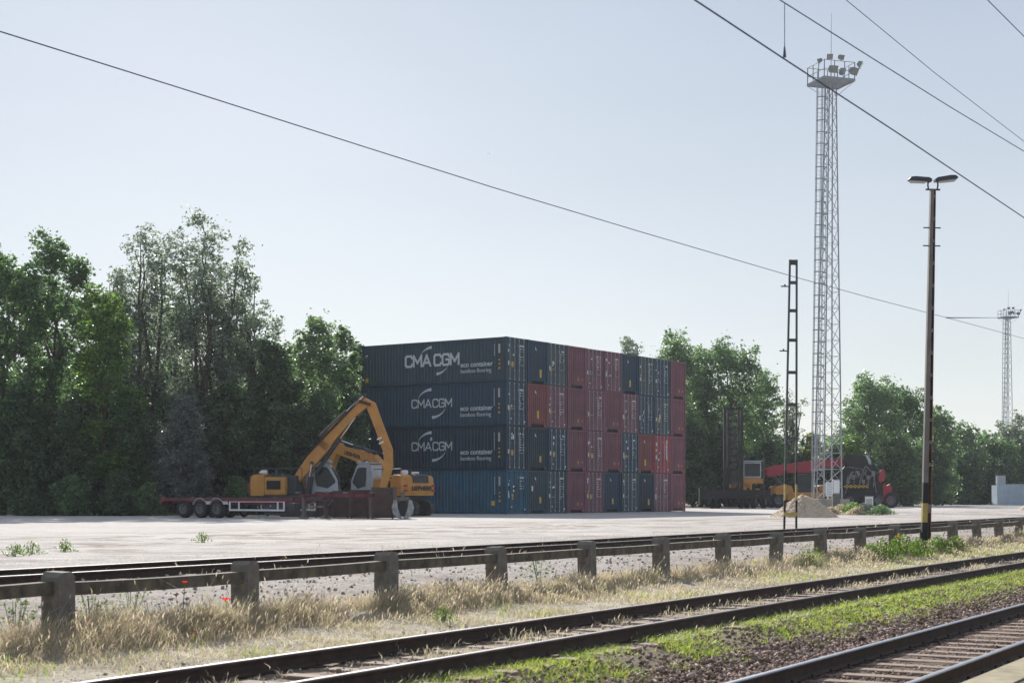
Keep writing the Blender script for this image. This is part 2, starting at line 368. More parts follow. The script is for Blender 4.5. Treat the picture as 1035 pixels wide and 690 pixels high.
D_ = rs.uniform(7.6, 10.6, n); t_ = 6+50*rs.rand(n)**1.5; s_ = rs.uniform(.008, .03, n)
M['pstone'] = leafmat('pale_pebble', [(.26,.22,.19), (.38,.34,.30), (.50,.46,.42)], trans=0, rough=.95)
stones('pebbles', D_, t_, prof(D_)+s_*.3, s_, 9, M['pstone'], 'small stones scattered over the dirt between the middle rails', 'pebbles')
n = 7000; D_ = rs.uniform(12.8, 17.0, n); t_ = 10+70*rs.rand(n)**1.4; s_ = .008+.035*rs.rand(n)**3
stones('gravel', D_, t_, prof(D_)+s_*.3, s_, 11, M['pstone'], 'loose grey gravel behind the fence', 'gravel')

# ------------------------------------------------------------ grasses (stuff)
def blades(name, D, t, h, wd, lean, m, seed, head=0.0, label='', cat='grass', curl=.5):
    rs = np.random.RandomState(seed); N = len(D)
    x = -CT*D+ST*t; y = ST*D+CT*t; z = prof(D)-.01
    az = rs.uniform(0, 2*np.pi, N)*.55+2*np.pi*1.6*fnoise(D, t, seed+50, .45); ln = h*lean*rs.uniform(.3, 1.3, N); fx = np.cos(az)*ln; fy = np.sin(az)*ln
    wa = rs.uniform(0, 2*np.pi, N); wx = np.cos(wa)*wd/2; wy = np.sin(wa)*wd/2
    hh = h*rs.uniform(.6, 1.15, N)
    z0 = np.stack([x-wx, y-wy, z], -1); z1 = np.stack([x+wx, y+wy, z], -1)
    m0 = np.stack([x+fx*.35-wx*.8, y+fy*.35-wy*.8, z+hh*.6], -1); m1 = np.stack([x+fx*.35+wx*.8, y+fy*.35+wy*.8, z+hh*.6], -1)
    tp = np.stack([x+fx, y+fy, z+hh*(1-curl*.2)], -1)
    V = np.stack([z0, z1, m1, m0, tp], 1).reshape(-1, 3); b = 5*np.arange(N)[:, None]
    F = [np.array([[0,1,2,3]])+b, np.array([[3,2,4]])+b]
    if head > 0:
        k = rs.rand(N) < head; kk = np.where(k)[0]; n2 = len(kk)
        hw = wd[kk]*1.15; dx = np.cos(wa[kk])*hw; dy = np.sin(wa[kk])*hw; c = tp[kk]; L = .04+.035*rs.rand(n2)
        ux = fx[kk]/(hh[kk]+.01)*.8; uy = fy[kk]/(hh[kk]+.01)*.8
        a = c.copy(); a[:, 2] -= L*.4
        bq = c+np.stack([dx, dy, L*.2], -1); e = c-np.stack([dx, dy, -L*.2], -1); d = c+np.stack([ux*L, uy*L, L*.8], -1)
        V2 = np.stack([a, bq, d, e], 1).reshape(-1, 3); F.append(np.array([[0,1,2,3]])+4*np.arange(n2)[:, None]+len(V)); V = np.concatenate([V, V2])
    return tag(npmesh(name, V, F, m), label, cat, kind='stuff')
M['straw'] = leafmat('dry_straw_grass', [(.44,.36,.28), (.58,.50,.41), (.70,.63,.54), (.46,.35,.29), (.25,.30,.13), (.60,.49,.45), (.32,.36,.18)], trans=.5, tint=(1.2,1.15,1.0))
M['pale'] = leafmat('short_bleached_grass', [(.56,.49,.41), (.68,.61,.53), (.44,.43,.25), (.42,.33,.26)], trans=.45, tint=(1.1,1.1,.95))
M['fresh'] = leafmat('fresh_green_grass', [(.16,.26,.06), (.24,.36,.09), (.33,.42,.14), (.14,.20,.06), (.48,.46,.26), (.40,.36,.24)], trans=.5, tint=(1.4,1.45,.55))
M['weed'] = leafmat('green_weed_leaf', [(.07,.13,.03), (.12,.21,.04), (.18,.28,.06), (.09,.12,.05)], trans=.45, tint=(1.3,1.4,.6))
rs = np.random.RandomState(21)
def take(n, D0, D1, t0, t1, pw, fn, ctr=None):
    D = rs.uniform(D0, D1, n) if ctr is None else np.clip(rs.normal(ctr[0], ctr[1], n), D0, D1)
    t = t0+(t1-t0)*rs.rand(n)**pw; k = rs.rand(n) < fn(D, t); return D[k], t[k]
# tall dry grass along the fence
D, t = take(260000, 11.0, 12.75, 8.5, 95, 1.9, lambda D, t: np.clip(fnoise(D*1.2, t, 31, 1.6)*3.0-1.0+.5*np.exp(-((t-11.5)/2.0)**2), .04, 1)*np.clip(1.15-np.abs(D-11.85)/.95, 0, 1), (11.85, .42))
lump = np.clip(fnoise(D*1.3, t, 33, 1.5)*2.2-.55, 0, 1.1)**1.2*.75+.75*np.clip(fnoise(D*1.5, t, 133, .35)*2.4-.75, 0, 1)
hgt = (.06+.20*lump+.10*np.exp(-((t-12)/2.2)**2))*np.where(rs.rand(len(D)) < .03, 1.7, 1)*np.clip(1.1-np.abs(D-11.85)/1.1, .3, 1)
blades('dry_grass', D, t, hgt, np.interp(t, [8, 20, 60], [.0042, .0065, .017]), .75, M['straw'], 41, .16, 'tall straw-coloured grass growing along the foot of the concrete fence')
# bleached short grass between the fence and the middle track, and between its rails
D, t = take(230000, 9.75, 11.5, 7, 110, 1.9, lambda D, t: np.clip(fnoise(D, t, 35, .7)*3.6-1.45, .04, 1))
blades('short_dry_grass', D, t, .02+.05*rs.rand(len(D)), np.interp(t, [8, 20, 60], [.004, .0065, .018]), 1.2, M['pale'], 42, .2, 'short bleached grass between the fence and the middle track')
D, t = take(50000, 7.7, 9.75, 7, 100, 1.8, lambda D, t: np.clip(fnoise(D, t, 37, .6)*4-2.0, 0, 1)*(np.abs(np.abs(D-8.82)-.75) > .05))
blades('track_grass', D, t, .03+.09*rs.rand(len(D))**2, np.interp(t, [8, 20, 60], [.004, .006, .016]), .9, M['pale'], 43, .3, 'dry tufts growing between the rails of the middle track')
# green grass between the two near tracks
D, t = take(170000, 6.55, 8.0, 8.0, 110, 1.7, lambda D, t: np.clip(fnoise(D*1.1, t, 39, .9)*4.2-1.25+np.clip((t-14)/30, 0, 1.0), .03, 1)*np.clip((D-6.6)/.45, 0, 1))
blades('green_grass', D, t, .03+.07*rs.rand(len(D)), np.interp(t, [8, 20, 60], [.006, .010, .024]), 1.0, M['fresh'], 44, .0, 'bright green grass strip between the two near tracks')
# green touches in the dry strip
D, t = take(26000, 9.9, 12.6, 8.0, 120, 1.4, lambda D, t: np.clip(fnoise(D, t, 61, 1.0)*5-2.5+np.clip((t-25)/60, 0, .9), 0, 1))
blades('green_tufts', D, t, .06+.09*rs.rand(len(D)), np.interp(t, [8, 20, 60], [.008, .012, .026]), .7, M['fresh'], 45, .0, 'green tufts mixed into the dry grass by the fence')
D, t = take(9000, 15.8, 20.5, 12, 120, 1.5, lambda D, t: np.clip(fnoise(D, t, 63, .8)*5-3.0, 0, 1))
blades('dead_stalks', D, t, .06+.16*rs.rand(len(D))**2, np.interp(t, [8, 20, 60], [.006, .009, .02]), .8, M['straw'], 46, .2, 'dead stalks and tufts growing along the far yard track')
# leafy weeds where the light pole stands
def leaves(name, cx, cy, cz, m, size, seed, parent=None, flat=.0, droop=0.0, asp=.55):
    rs = np.random.RandomState(seed); N = len(cx)
    a = rs.uniform(0, 2*np.pi, N); el = rs.uniform(-1.2, 1.2, N)*(1-flat)-droop
    d = np.stack([np.cos(a)*np.cos(el), np.sin(a)*np.cos(el), np.sin(el)], -1)
    r = rs.normal(size=(N, 3)); s_ = np.cross(d, r); s_ /= np.linalg.norm(s_, axis=1)[:, None]+1e-9
    L = (size*rs.uniform(.6, 1.4, N))[:, None]; c = np.stack([cx, cy, cz], -1)
    V = np.stack([c-d*L*.5, c+s_*L*asp*.5+d*L*.05, c+d*L*.5, c-s_*L*asp*.5+d*L*.05], 1).reshape(-1, 3)
    return npmesh(name, V, np.array([[0,1,2,3]])+4*np.arange(N)[:, None], m, parent)
def weedpatch(D, t, h, sz_, seed, label, m=None, dens=1.0):
    p = P(D, t, float(prof(D))); rs = np.random.RandomState(seed); root = thing('weed', label, 'weed', p, 0, 'leafy weeds by the tracks')
    n = int(420*dens); ax = rs.normal(0, .36, n)*h*1.1; ay = rs.normal(0, .36, n)*h*1.1
    az = rs.rand(n)**.8*h*np.clip(1.15-np.hypot(ax, ay)/(h*1.1), .15, 1)
    leaves('foliage', ax, ay, az, m or M['weed'], sz_, seed, root)
    mb = MB()
    for k in range(7):
        q = rs.uniform(-1, 1, 2)*h*.35; mb.tube((q[0]*.2, q[1]*.2, -.03), (q[0], q[1], h*.8), .006, .003, seg=5)
    mb.build('stem', M['weed'], root); return root

# ------------------------------------------------------------ concrete fence
M['fconc'] = mat('old_grey_concrete', (.17,.155,.135), .92, var=.3, scale=7, bump=.6, stain=(.33,.31,.28), stain_amt=.55, stain_scale=4)
M['fbeam'] = mat('weathered_beam', (.115,.098,.080), .92, var=.4, scale=6, bump=.6, stain=(.26,.21,.11), stain_amt=.5, stain_scale=5)
fence = thing('concrete_fence', 'low grey concrete post and rail fence running between the tracks and the yard', 'fence', (0,0,0))
FD = 12.3; rnd = random.Random(5)
for k in range(-3, 62):
    t = 11.9+3*k; mb = MB(); hh = .73+rnd.uniform(-.02, .02)
    a, b = .115, .125
    prof8 = [(-a,-.3),(a,-.3),(a,hh-.05),(a-.05,hh),(-a+.05,hh),(-a,hh-.05)]
    mb.prism(prof8, -b, b)
    o = mb.build('post', M['fconc'], fence); z = -.32
    o.location = P(FD, t, z); o.rotation_euler = (rnd.uniform(-.05,.05), rnd.uniform(-.05,.05), R(90)-TH+rnd.uniform(-.09,.09))
    if k < 61:
        z0 = -.32+.63+rnd.uniform(-.012,.012); z1 = -.32+.63+rnd.uniform(-.012,.012)
        p0, p1 = Vector(P(FD, t+.125, z0-.09)), Vector(P(FD, t+2.875, z1-.09)); dv = p1-p0
        mb = MB()
        nseg = 6; sag = rnd.uniform(.0, .012)
        for i in range(nseg):
            f0, f1 = i/nseg, (i+1)/nseg
            q0 = dv*f0; q1 = dv*f1; q0.z -= sag*4*f0*(1-f0); q1.z -= sag*4*f1*(1-f1); mb.bar(q0, q1, .14, .135)
        mb.build('beam', M['fbeam'], fence, loc=p0)

# ------------------------------------------------------------ shipping containers
CW, CL, CH = 2.438, 12.192, 2.896
AZC = R(55.94); CX0, CY0 = -.32, 103.2; PITCH = 2.485
paint = {
 'charcoal': mat('charcoal_navy_paint', (.030,.062,.088), .5, var=.12, scale=1.2, stain=(.075,.06,.05), stain_amt=.55, stain_scale=2.2, streak=.16),
 'navy': mat('navy_paint', (.018,.055,.095), .5, var=.12, scale=1.2, stain=(.06,.05,.045), stain_amt=.55, stain_scale=2.2, streak=.16),
 'dark navy': mat('dark_navy_paint', (.016,.038,.066), .5, var=.12, scale=1.2, stain=(.06,.05,.045), stain_amt=.55, stain_scale=2.2, streak=.16),
 'blue': mat('mid_blue_paint', (.028,.10,.165), .55, var=.15, scale=1.0, stain=(.09,.07,.06), stain_amt=.55, stain_scale=2.2, streak=.16),
 'teal grey': mat('teal_grey_paint', (.050,.085,.10), .55, var=.15, scale=1.2, stain=(.08,.06,.05), stain_amt=.55, stain_scale=2.2, streak=.16),
 'maroon': mat('maroon_paint', (.19,.080,.105), .55, var=.15, scale=1.2, stain=(.08,.05,.045), stain_amt=.55, stain_scale=2.2, streak=.16),
 'rust red': mat('rust_red_paint', (.21,.075,.078), .6, var=.15, scale=1.2, stain=(.1,.06,.045), stain_amt=.55, stain_scale=2.2, streak=.16),
 'bright red': mat('bright_red_paint', (.30,.048,.066), .5, var=.12, scale=1.2, stain=(.12,.06,.05), stain_amt=.55, stain_scale=2.2, streak=.16)}
M['recess_shade'] = mat('recess_shade_black', (.015,.015,.017), .8, var=.1)  # near-black sheet paints the shade inside the open gooseneck tunnel
M['galv'] = mat('galvanised_rod', (.36,.39,.42), .5, metal=.4, var=.15, scale=8)
M['white'] = mat('white_marking', (.74,.76,.78), .6, var=.1)
M['logo'] = mat('pale_logo_paint', (.56,.60,.63), .6, var=.06)
M['yellow'] = mat('yellow_placard', (.62,.42,.06), .6, var=.15, scale=6)
M['floor'] = mat('container_underside', (.03,.03,.03), .9)
def corr(mb, x, y0, y1, z0, z1, depth, sgn, pitch=.278):        # corrugated long side
    n = max(2, int(round((y1-y0)/pitch))); p = (y1-y0)/n; ys = []
    for i in range(n): b = y0+i*p; ys += [(b, 0), (b+p*.26, 0), (b+p*.5, 1), (b+p*.76, 1)]
    ys.append((y1, 0)); vs = [(x+sgn*depth*d, y, z) for z in (z0, z1) for y, d in ys]; m = len(ys)
    mb.add(vs, [(i, i+1, m+i+1, m+i) for i in range(m-1)])
mb = MB()
for x, s in ((.03, 1), (CW-.03, -1)): corr(mb, x, .16, CL-.16, .14, CH-.09, .036, s)
side_me = mb.mesh('side_wall')
mb = MB()
for i in range(40):
    y = .16+i*.2967; mb.box(.09, CW-.09, y+.02, y+.17, CH-.05, CH-.018)
mb.box(.09, CW-.09, .1, CL-.1, CH-.062, CH-.048); roof_me = mb.mesh('roof')
mb = MB()
for x0, x1 in ((0.004, .06), (CW-.06, CW-.004)):
    mb.box(x0, x1, .17, CL-.17, .022, .15); mb.box(x0, x1, .17, CL-.17, CH-.085, CH-.02)
mb.box(.08, CW-.08, .1, CL-.1, .14, .16)
for y0, y1 in ((.004, .15), (CL-.15, CL-.004)):
    for x0, x1 in ((.004, .13), (CW-.13, CW-.004)): mb.box(x0, x1, y0, y1, .11, CH-.11)
    mb.box(.165, CW-.165, y0+.006, y1-.006, CH-.12, CH-.012)
mb.box(.165, CW-.165, CL-.15, CL-.01, .03, .15)
frame_me = mb.mesh('frame')
mb = MB(); mb.box(.165, CW-.165, .01, .14, .022, .15); sill_me = mb.mesh('sill')
mb = MB()
for x0 in (0, CW-.162):
    for y0 in (0, CL-.178):
        for z0 in (0, CH-.118): mb.cham(x0, x0+.162, y0, y0+.178, z0, z0+.118, .012)
cast_me = mb.mesh('corner_casting')
def door_mesh(x0, x1):
    mb = MB(); z0, z1 = .165, CH-.13; mb.box(x0, x1, .055, .075, z0, z1)
    n = 5; hgt_ = (z1-z0-.16)/n
    for i in range(n): mb.box(x0+.06, x1-.06, .035, .0549, z0+.08+i*hgt_+.05, z0+.08+(i+1)*hgt_-.05)
    for a, b in ((x0, x0+.05), (x1-.05, x1)): mb.box(a, b, .03, .0548, z0, z1)
    return mb.mesh('door')
doorL, doorR = door_mesh(.135, CW/2-.008), door_mesh(CW/2+.008, CW-.135)
def rods(x0, x1):
    mb = MB()
    for x in (x0+.27, x1-.25):
        mb.tube((x, .012, .10), (x, .012, CH-.07), .021, seg=7)
        for z in (.20, .75, 1.25, 1.75, 2.3, CH-.2): mb.box(x-.05, x+.05, .002, .03, z-.03, z+.03)
        mb.box(x-.06, x+.06, -.005, .03, .10, .16); mb.box(x-.06, x+.06, -.005, .03, CH-.14, CH-.08)
    for x in (x0+.27, x1-.25): mb.bar((x, -.012, 1.12), (x+.42 if x < (x0+x1)/2 else x-.30, -.012, 1.10), .02, .035)
    return mb.mesh('lock_rod')
rodL, rodR = rods(.135, CW/2-.008), rods(CW/2+.008, CW-.135)
mb = MB()
for z in (.35, .95, 1.6, 2.2, 2.6):
    for x in (.105, CW-.185): mb.box(x, x+.08, -.004, .045, z, z+.10)
hinge_me = mb.mesh('hinge')
mb = MB()                                                # closed front end: deep vertical corrugations
ex0, ex1 = .13, CW-.13; nn = 9; pp = (ex1-ex0)/nn; ys = []
for i in range(nn): b = ex0+i*pp; ys += [(b, 0), (b+pp*.3, 0), (b+pp*.5, 1), (b+pp*.8, 1)]
ys.append((ex1, 0)); vsx = [(x, .045+.045*d, z) for z in (.30, CH-.12) for x, d in ys]; m_ = len(ys)
mb.add(vsx, [(i, i+1, m_+i+1, m_+i) for i in range(m_-1)]); mb.box(.13, CW-.13, .03, .09, .27, .30)
end_me = mb.mesh('end_wall')
mb = MB(); mb.box(.17, .46, .02, .14, .03, .30); mb.box(CW-.46, CW-.17, .02, .14, .03, .30)
mb.box(.46, CW-.46, .03, .09, .22, .30); tunnel_me = mb.mesh('tunnel_sill')
mb = MB(); mb.box(.2, CW-.2, .2, .24, .03, .22); mb.box(.14, CW-.14, .142, .16, .03, .30); under_me = mb.mesh('tunnel_recess')
def textmesh(txt, size, bold=0.0, sx=1.0):
    cu = bpy.data.curves.new('t', 'FONT'); cu.body = txt; cu.size = size; cu.offset = bold; cu.extrude = .004; cu.align_x = 'CENTER'; cu.align_y = 'CENTER'
    o = bpy.data.objects.new('t', cu); C.objects.link(o); dg = bpy.context.evaluated_depsgraph_get()
    me = bpy.data.meshes.new_from_object(o.evaluated_get(dg)); bpy.data.objects.remove(o)
    vs = [(v.co.x*sx, v.co.y, v.co.z) for v in me.vertices]; fs = [tuple(p.vertices) for p in me.polygons]
    return vs, fs
def arc(mb, cx, cy, r, a0, a1, wmax, M=None, z=0):        # crescent swoosh that thickens to one end
    n = 18; vs = []
    for i in range(n+1):
        f = i/n; a = R(a0+(a1-a0)*f); w_ = wmax*(f**1.3)*.5+.006
        for q in (r-w_, r+w_): vs.append((cx+q*math.cos(a)*1.35, cy+q*math.sin(a), z))
    n2 = len(vs)
    vs2 = vs+[(v[0], v[1], v[2]-.004) for v in vs]
    fs = [(2*i, 2*i+1, 2*i+3, 2*i+2) for i in range(n)]+[(n2+2*i+2, n2+2*i+3, n2+2*i+1, n2+2*i) for i in range(n)]
    mb.add(vs2, fs, M=M)
def side_matrix(s, z):   # text plane on the container's long side x=0: reading direction = -y (towards the near corner)
    return Matrix(((0, 0, -1, .022), (-1, 0, 0, s), (0, 1, 0, z), (0, 0, 0, 1)))
def add_text(mb, txt, size, M, bold=0, sx=1): v, f = textmesh(txt, size, bold, sx); mb.add(v, f, M=M)
def strokes(mb, word, cx, h, wu, st, M_, gap):
    G = {'C': (1.0, [[(1,.80),(.84,1),(.16,1),(0,.84),(0,.16),(.16,0),(.84,0),(1,.20)]]), 'M': (1.2, [[(0,0),(0,1),(.5,.30),(1,1),(1,0)]]),
         'A': (1.15, [[(0,0),(.5,1),(1,0)], [(.2,.30),(.8,.30)]]), 'G': (1.0, [[(1,.80),(.84,1),(.16,1),(0,.84),(0,.16),(.16,0),(.84,0),(1,.16),(1,.50),(.55,.50)]])}
    tot = sum((gap if c == ' ' else G[c][0]+.26) for c in word)-.26; x = cx-tot*wu/2; k = 0
    for c in word:
        if c == ' ': x += gap*wu; continue
        w_, ls = G[c]
        for pl in ls:
            for (a, b), (c2, d) in zip(pl[:-1], pl[1:]):
                p = Vector((x+a*w_*wu, (b-.5)*h)); q = Vector((x+c2*w_*wu, (d-.5)*h)); dv = (q-p).normalized(); nn_ = Vector((-dv.y, dv.x))*st/2
                p = p-dv*st*.42; q = q+dv*st*.42; z = k*.0006; k += 1
                mb.add([(p.x+nn_.x, p.y+nn_.y, z), (p.x-nn_.x, p.y-nn_.y, z), (q.x-nn_.x, q.y-nn_.y, z), (q.x+nn_.x, q.y+nn_.y, z)], [(0,1,2,3)], M=M_)
        x += (w_+.26)*wu
GRID = [  # per column, top to bottom: (colour, door 'd' or closed end 'e')
 [('charcoal','d'),('navy','d'),('dark navy','d'),('blue','d')],
 [('navy','e'),('rust red','e'),('dark navy','e'),('charcoal','e')],
 [('teal grey','d'),('maroon','d'),('navy','d'),('charcoal','d')],
 [('maroon','e')]*4,
 [('maroon','d')]*4,
 [('maroon','d'),('maroon','e'),('maroon','e'),('navy','e')],
 [('navy','e'),('maroon','d'),('navy','d'),('teal grey','d')],
 [('teal grey','d'),('navy','d'),('rust red','e'),('dark navy','e')],
 [('navy','d'),('teal grey','d'),('bright red','d'),('maroon','d')],
 [('maroon','e')]*4]
ordn = ['first','second','third','fourth','fifth','sixth','seventh','eighth','ninth','last']
lev = ['top of', 'second from top in', 'third from top in', 'bottom of']
ax_, ay_ = math.cos(AZC), math.sin(AZC)
for c, col in enumerate(GRID):
    for r, (colr, typ) in enumerate(col):
        rnd = random.Random(c*10+r); z = (3-r)*CH+.004
        face = 'door end' if typ == 'd' else 'closed end'
        lab = f"{colr} container showing its {face}, {lev[r]} the stack's {ordn[c]} column"
        if c == 0:
            lab = ['charcoal container with large bold white lettering, top of the stack\'s left corner',
                   'navy container with white lettering and arcs, right under the top corner container',
                   'dark navy lettered container, directly above the plain blue one at the stack\'s corner',
                   'plain mid blue container without big lettering, at the bottom left corner of the stack'][r]
        if colr == 'bright red': lab = 'bright red container with vertical white marks and a yellow placard, in the stack'
        jx, jy = rnd.uniform(-.014, .014), rnd.uniform(-.03, .07)
        root = thing('shipping_container', lab, 'shipping container', (CX0+ax_*(c*PITCH+jx)-ay_*jy, CY0+ay_*(c*PITCH+jx)+ax_*jy, z), AZC, 'shipping containers in the big stack')
        pm = paint[colr]
        link('side_wall', side_me, pm, root); link('roof', roof_me, pm, root); link('frame', frame_me, pm, root); link('corner_casting', cast_me, pm, root)
        if typ == 'd':
            link('sill', sill_me, pm, root)
            for dm, rm in ((doorL, rodL), (doorR, rodR)):
                dd = link('door', dm, pm, root); link('lock_rod', rm, M['galv'] if colr != 'blue' else pm, dd)
            link('hinge', hinge_me, pm, root)
            mb = MB()                                    # code blocks and stickers
            for x in (1.45, 1.62, 1.8, 1.95):
                if rnd.random() < .8: mb.box(x, x+.11, .024, .029, 2.32, 2.44)
            for k in range(rnd.randint(4, 8)): 
                zz = 2.15-k*.17; mb.box(1.5, 1.5+rnd.uniform(.15, .32), .024, .029, zz, zz+.045)
                if rnd.random() < .6: mb.box(1.95, 1.95+rnd.uniform(.08, .2), .024, .029, zz, zz+.045)
            for k in range(rnd.randint(2, 5)):
                x = rnd.choice([.22, .32, .62, .78]); zz = rnd.uniform(.9, 2.3); mb.box(x, x+rnd.uniform(.08, .16), .024, .029, zz, zz+rnd.uniform(.08, .2))
            mb.box(.22, .34, .024, .029, 1.05, 1.32)
            if rnd.random() < .6: mb.box(.55, .66, .024, .029, .42, .5); mb.box(2.12, 2.24, .024, .029, .24, .34)
            if colr == 'bright red':
                for k in range(11): mb.box(1.86, 1.98, .023, .029, 2.45-k*.135, 2.45-k*.135+.09)
                mb.tube((.35, .030, 2.2), (.35, .024, 2.2), .13, seg=14)
            mb.build('marking', M['white'], root)
            if rnd.random() < .45 or colr in ('bright red', 'blue'):
                mb = MB(); x = rnd.choice([.3, .62]) if colr != 'bright red' else 1.95; mb.box(x, x+.2, .022, .028, .95, 1.3); mb.build('placard', M['yellow'], root)
        else:
            link('end_wall', end_me, pm, root); link('tunnel_sill', tunnel_me, pm, root); link('tunnel_recess', under_me, M['recess_shade'], root)
            mb = MB(); x = rnd.choice([1.0, 1.2, 1.5])
            if colr == 'maroon':
                mb.prism([(1.35,.62),(1.49,.62),(1.42,.75)], .036, .043); mb.box(1.95, 2.03, .036, .043, .58, .68)
                mb.box(1.37, 1.47, .036, .043, .52, .60)
            else: mb.box(x, x+.22, .036, .043, .45+rnd.uniform(0, .3), .85+rnd.uniform(0, .3))
            mb.build('placard', M['yellow'], root)
            if colr != 'maroon':
                mb = MB(); mb.prism([(.95,2.3),(1.12,2.22),(.98,2.48)], .036, .043)
                if c == 1 and r == 3: mb.box(.55, .72, .036, .043, 1.5, 1.85)
                mb.build('marking', M['white'], root)
        if c == 0:
            mb = MB()
            if r == 0:
                strokes(mb, 'CMA CGM', 0, .70, .545, .155, side_matrix(6.1, 1.62), .35)
                for (x, y, a0, a1, s_) in ((5.95, 1.56, 150, 98, 1), (5.9, 1.62, -30, -82, 1)):
                    arc(mb, 0, 0, .95, a0, a1, .19, M=side_matrix(x, y))
            elif r in (1, 2):
                strokes(mb, 'CMA CGM', 0, .52, .42, .085, side_matrix(6.1, 1.62), .12)
                for (x, y, a0, a1) in ((6.08, 1.62, 160, 92), (6.12, 1.60, -20, -88)):
                    arc(mb, 0, 0, .93, a0, a1, .20, M=side_matrix(x, y))
                if r == 2: mb.prism([(-.07,-.1),(.07,-.1),(.10,.05),(0,.17),(-.10,.05)], -.002, .002, M=side_matrix(6.15, 2.10) @ Matrix(((1,0,0,0),(0,0,1,0),(0,1,0,0),(0,0,0,1))))
            if r < 3: mb.build('logo', M['logo'], root)
            if r < 3:
                mb = MB(); add_text(mb, 'eco container', .47, side_matrix(2.42, 1.18), .008, 1.0)
                add_text(mb, 'bamboo flooring', .38, side_matrix(2.48, .76), .001, .98); mb.build('lettering', M['logo'], root)
            mb = MB(); 
            for k in range(12): mb.box(.018, .026, .52, .66, 2.4-k*.05, 2.4-k*.05+.03)
            for k in range(9 if r else 6): mb.box(.018, .026, .95, 1.0, 2.35-k*.13, 2.35-k*.13+.06)
            mb.build('marking', M['white'], root)
            mb = MB()
            for zz in (1.35, 1.1): mb.box(.018, .026, .52, .64, zz, zz+.09)
            mb.prism([(-.1,0),(.1,0),(0,.17)], -.004, .004, M=Matrix(((0,1,0,.02),(1,0,0,.58),(0,0,1,.8),(0,0,0,1))))
            if r == 3: mb.box(.018, .028, .95, 1.25, .55, .85)
            if r == 0: mb.box(.018, .028, 11.6, 11.85, .3, .62)
            mb.build('placard', M['yellow'], root)

# ------------------------------------------------------------ machines
M['orange'] = mat('machine_ochre_paint', (.52,.245,.055), .5, var=.1, scale=2, stain=(.2,.12,.06), stain_amt=.4, stain_scale=2.5)
M['mgrey'] = mat('machine_light_grey', (.42,.46,.50), .5, var=.1, scale=2, stain=(.2,.18,.15), stain_amt=.3)
M['dgrey'] = mat('machine_dark_grey', (.045,.05,.058), .6, var=.2, scale=3)
M['black'] = mat('machine_black', (.010,.011,.013), .6, var=.25, scale=3)
M['glass'] = glassmat('dark_cab_glass', (.018,.028,.034))
M['steel'] = mat('worn_steel', (.13,.12,.115), .6, metal=.3, var=.3, scale=5)
M['track'] = mat('crawler_steel', (.075,.065,.055), .75, metal=.2, var=.3, scale=5)
M['bglaze'] = mat('hydraulic_rod', (.5,.5,.52), .2, metal=1)
M['red'] = mat('bright_red_part', (.45,.03,.03), .5, var=.1)
M['tyre'] = mat('tyre_rubber', (.022,.022,.024), .85, var=.25, scale=9)
M['rim'] = mat('dusty_rim', (.15,.15,.155), .6, metal=.1, var=.25, scale=7)
M['wtxt'] = mat('dark_lettering', (.012,.012,.012), .6)
M['concb'] = mat('grey_block_concrete', (.36,.34,.30), .9, var=.2, scale=3, bump=.3, stain=(.18,.16,.13), stain_amt=.5)

def cylp(p0, p1, r, f, root, dy=0.0):
    a, b = MB(), MB(); cyl(a, b, p0, p1, r, f); c = a.build('cylinder', M['dgrey'], root); b.build('piston_rod', M['bglaze'], c)
def cyl(mb_body, mb_rod, p0, p1, r, f=.6):
    p0 = Vector(p0); p1 = Vector(p1); m_ = p0+(p1-p0)*f
    mb_body.tube(p0, m_, r, seg=10); mb_rod.tube(m_, p1, r*.5, seg=8)
    for p in (p0, p1): mb_body.tube(p-Vector((0, r*1.1, 0)), p+Vector((0, r*1.1, 0)), r*.9, seg=10)
def thick(c0, c1, w0, w1):      # quad helper for a boom segment profile between two centre points
    d = Vector((c1[0]-c0[0], c1[1]-c0[1])).normalized(); n = Vector((-d.y, d.x))
    return d, n
def ribbon(cs, ws):             # centre polyline + widths -> closed profile (xz)
    L, Rr = [], []
    for i, c in enumerate(cs):
        a = Vector(cs[max(i-1, 0)]); b = Vector(cs[min(i+1, len(cs)-1)]); d = (b-a).normalized(); n = Vector((-d.y, d.x))
        L.append(tuple(Vector(c)+n*ws[i]/2)); Rr.append(tuple(Vector(c)-n*ws[i]/2))
    return L+Rr[::-1]
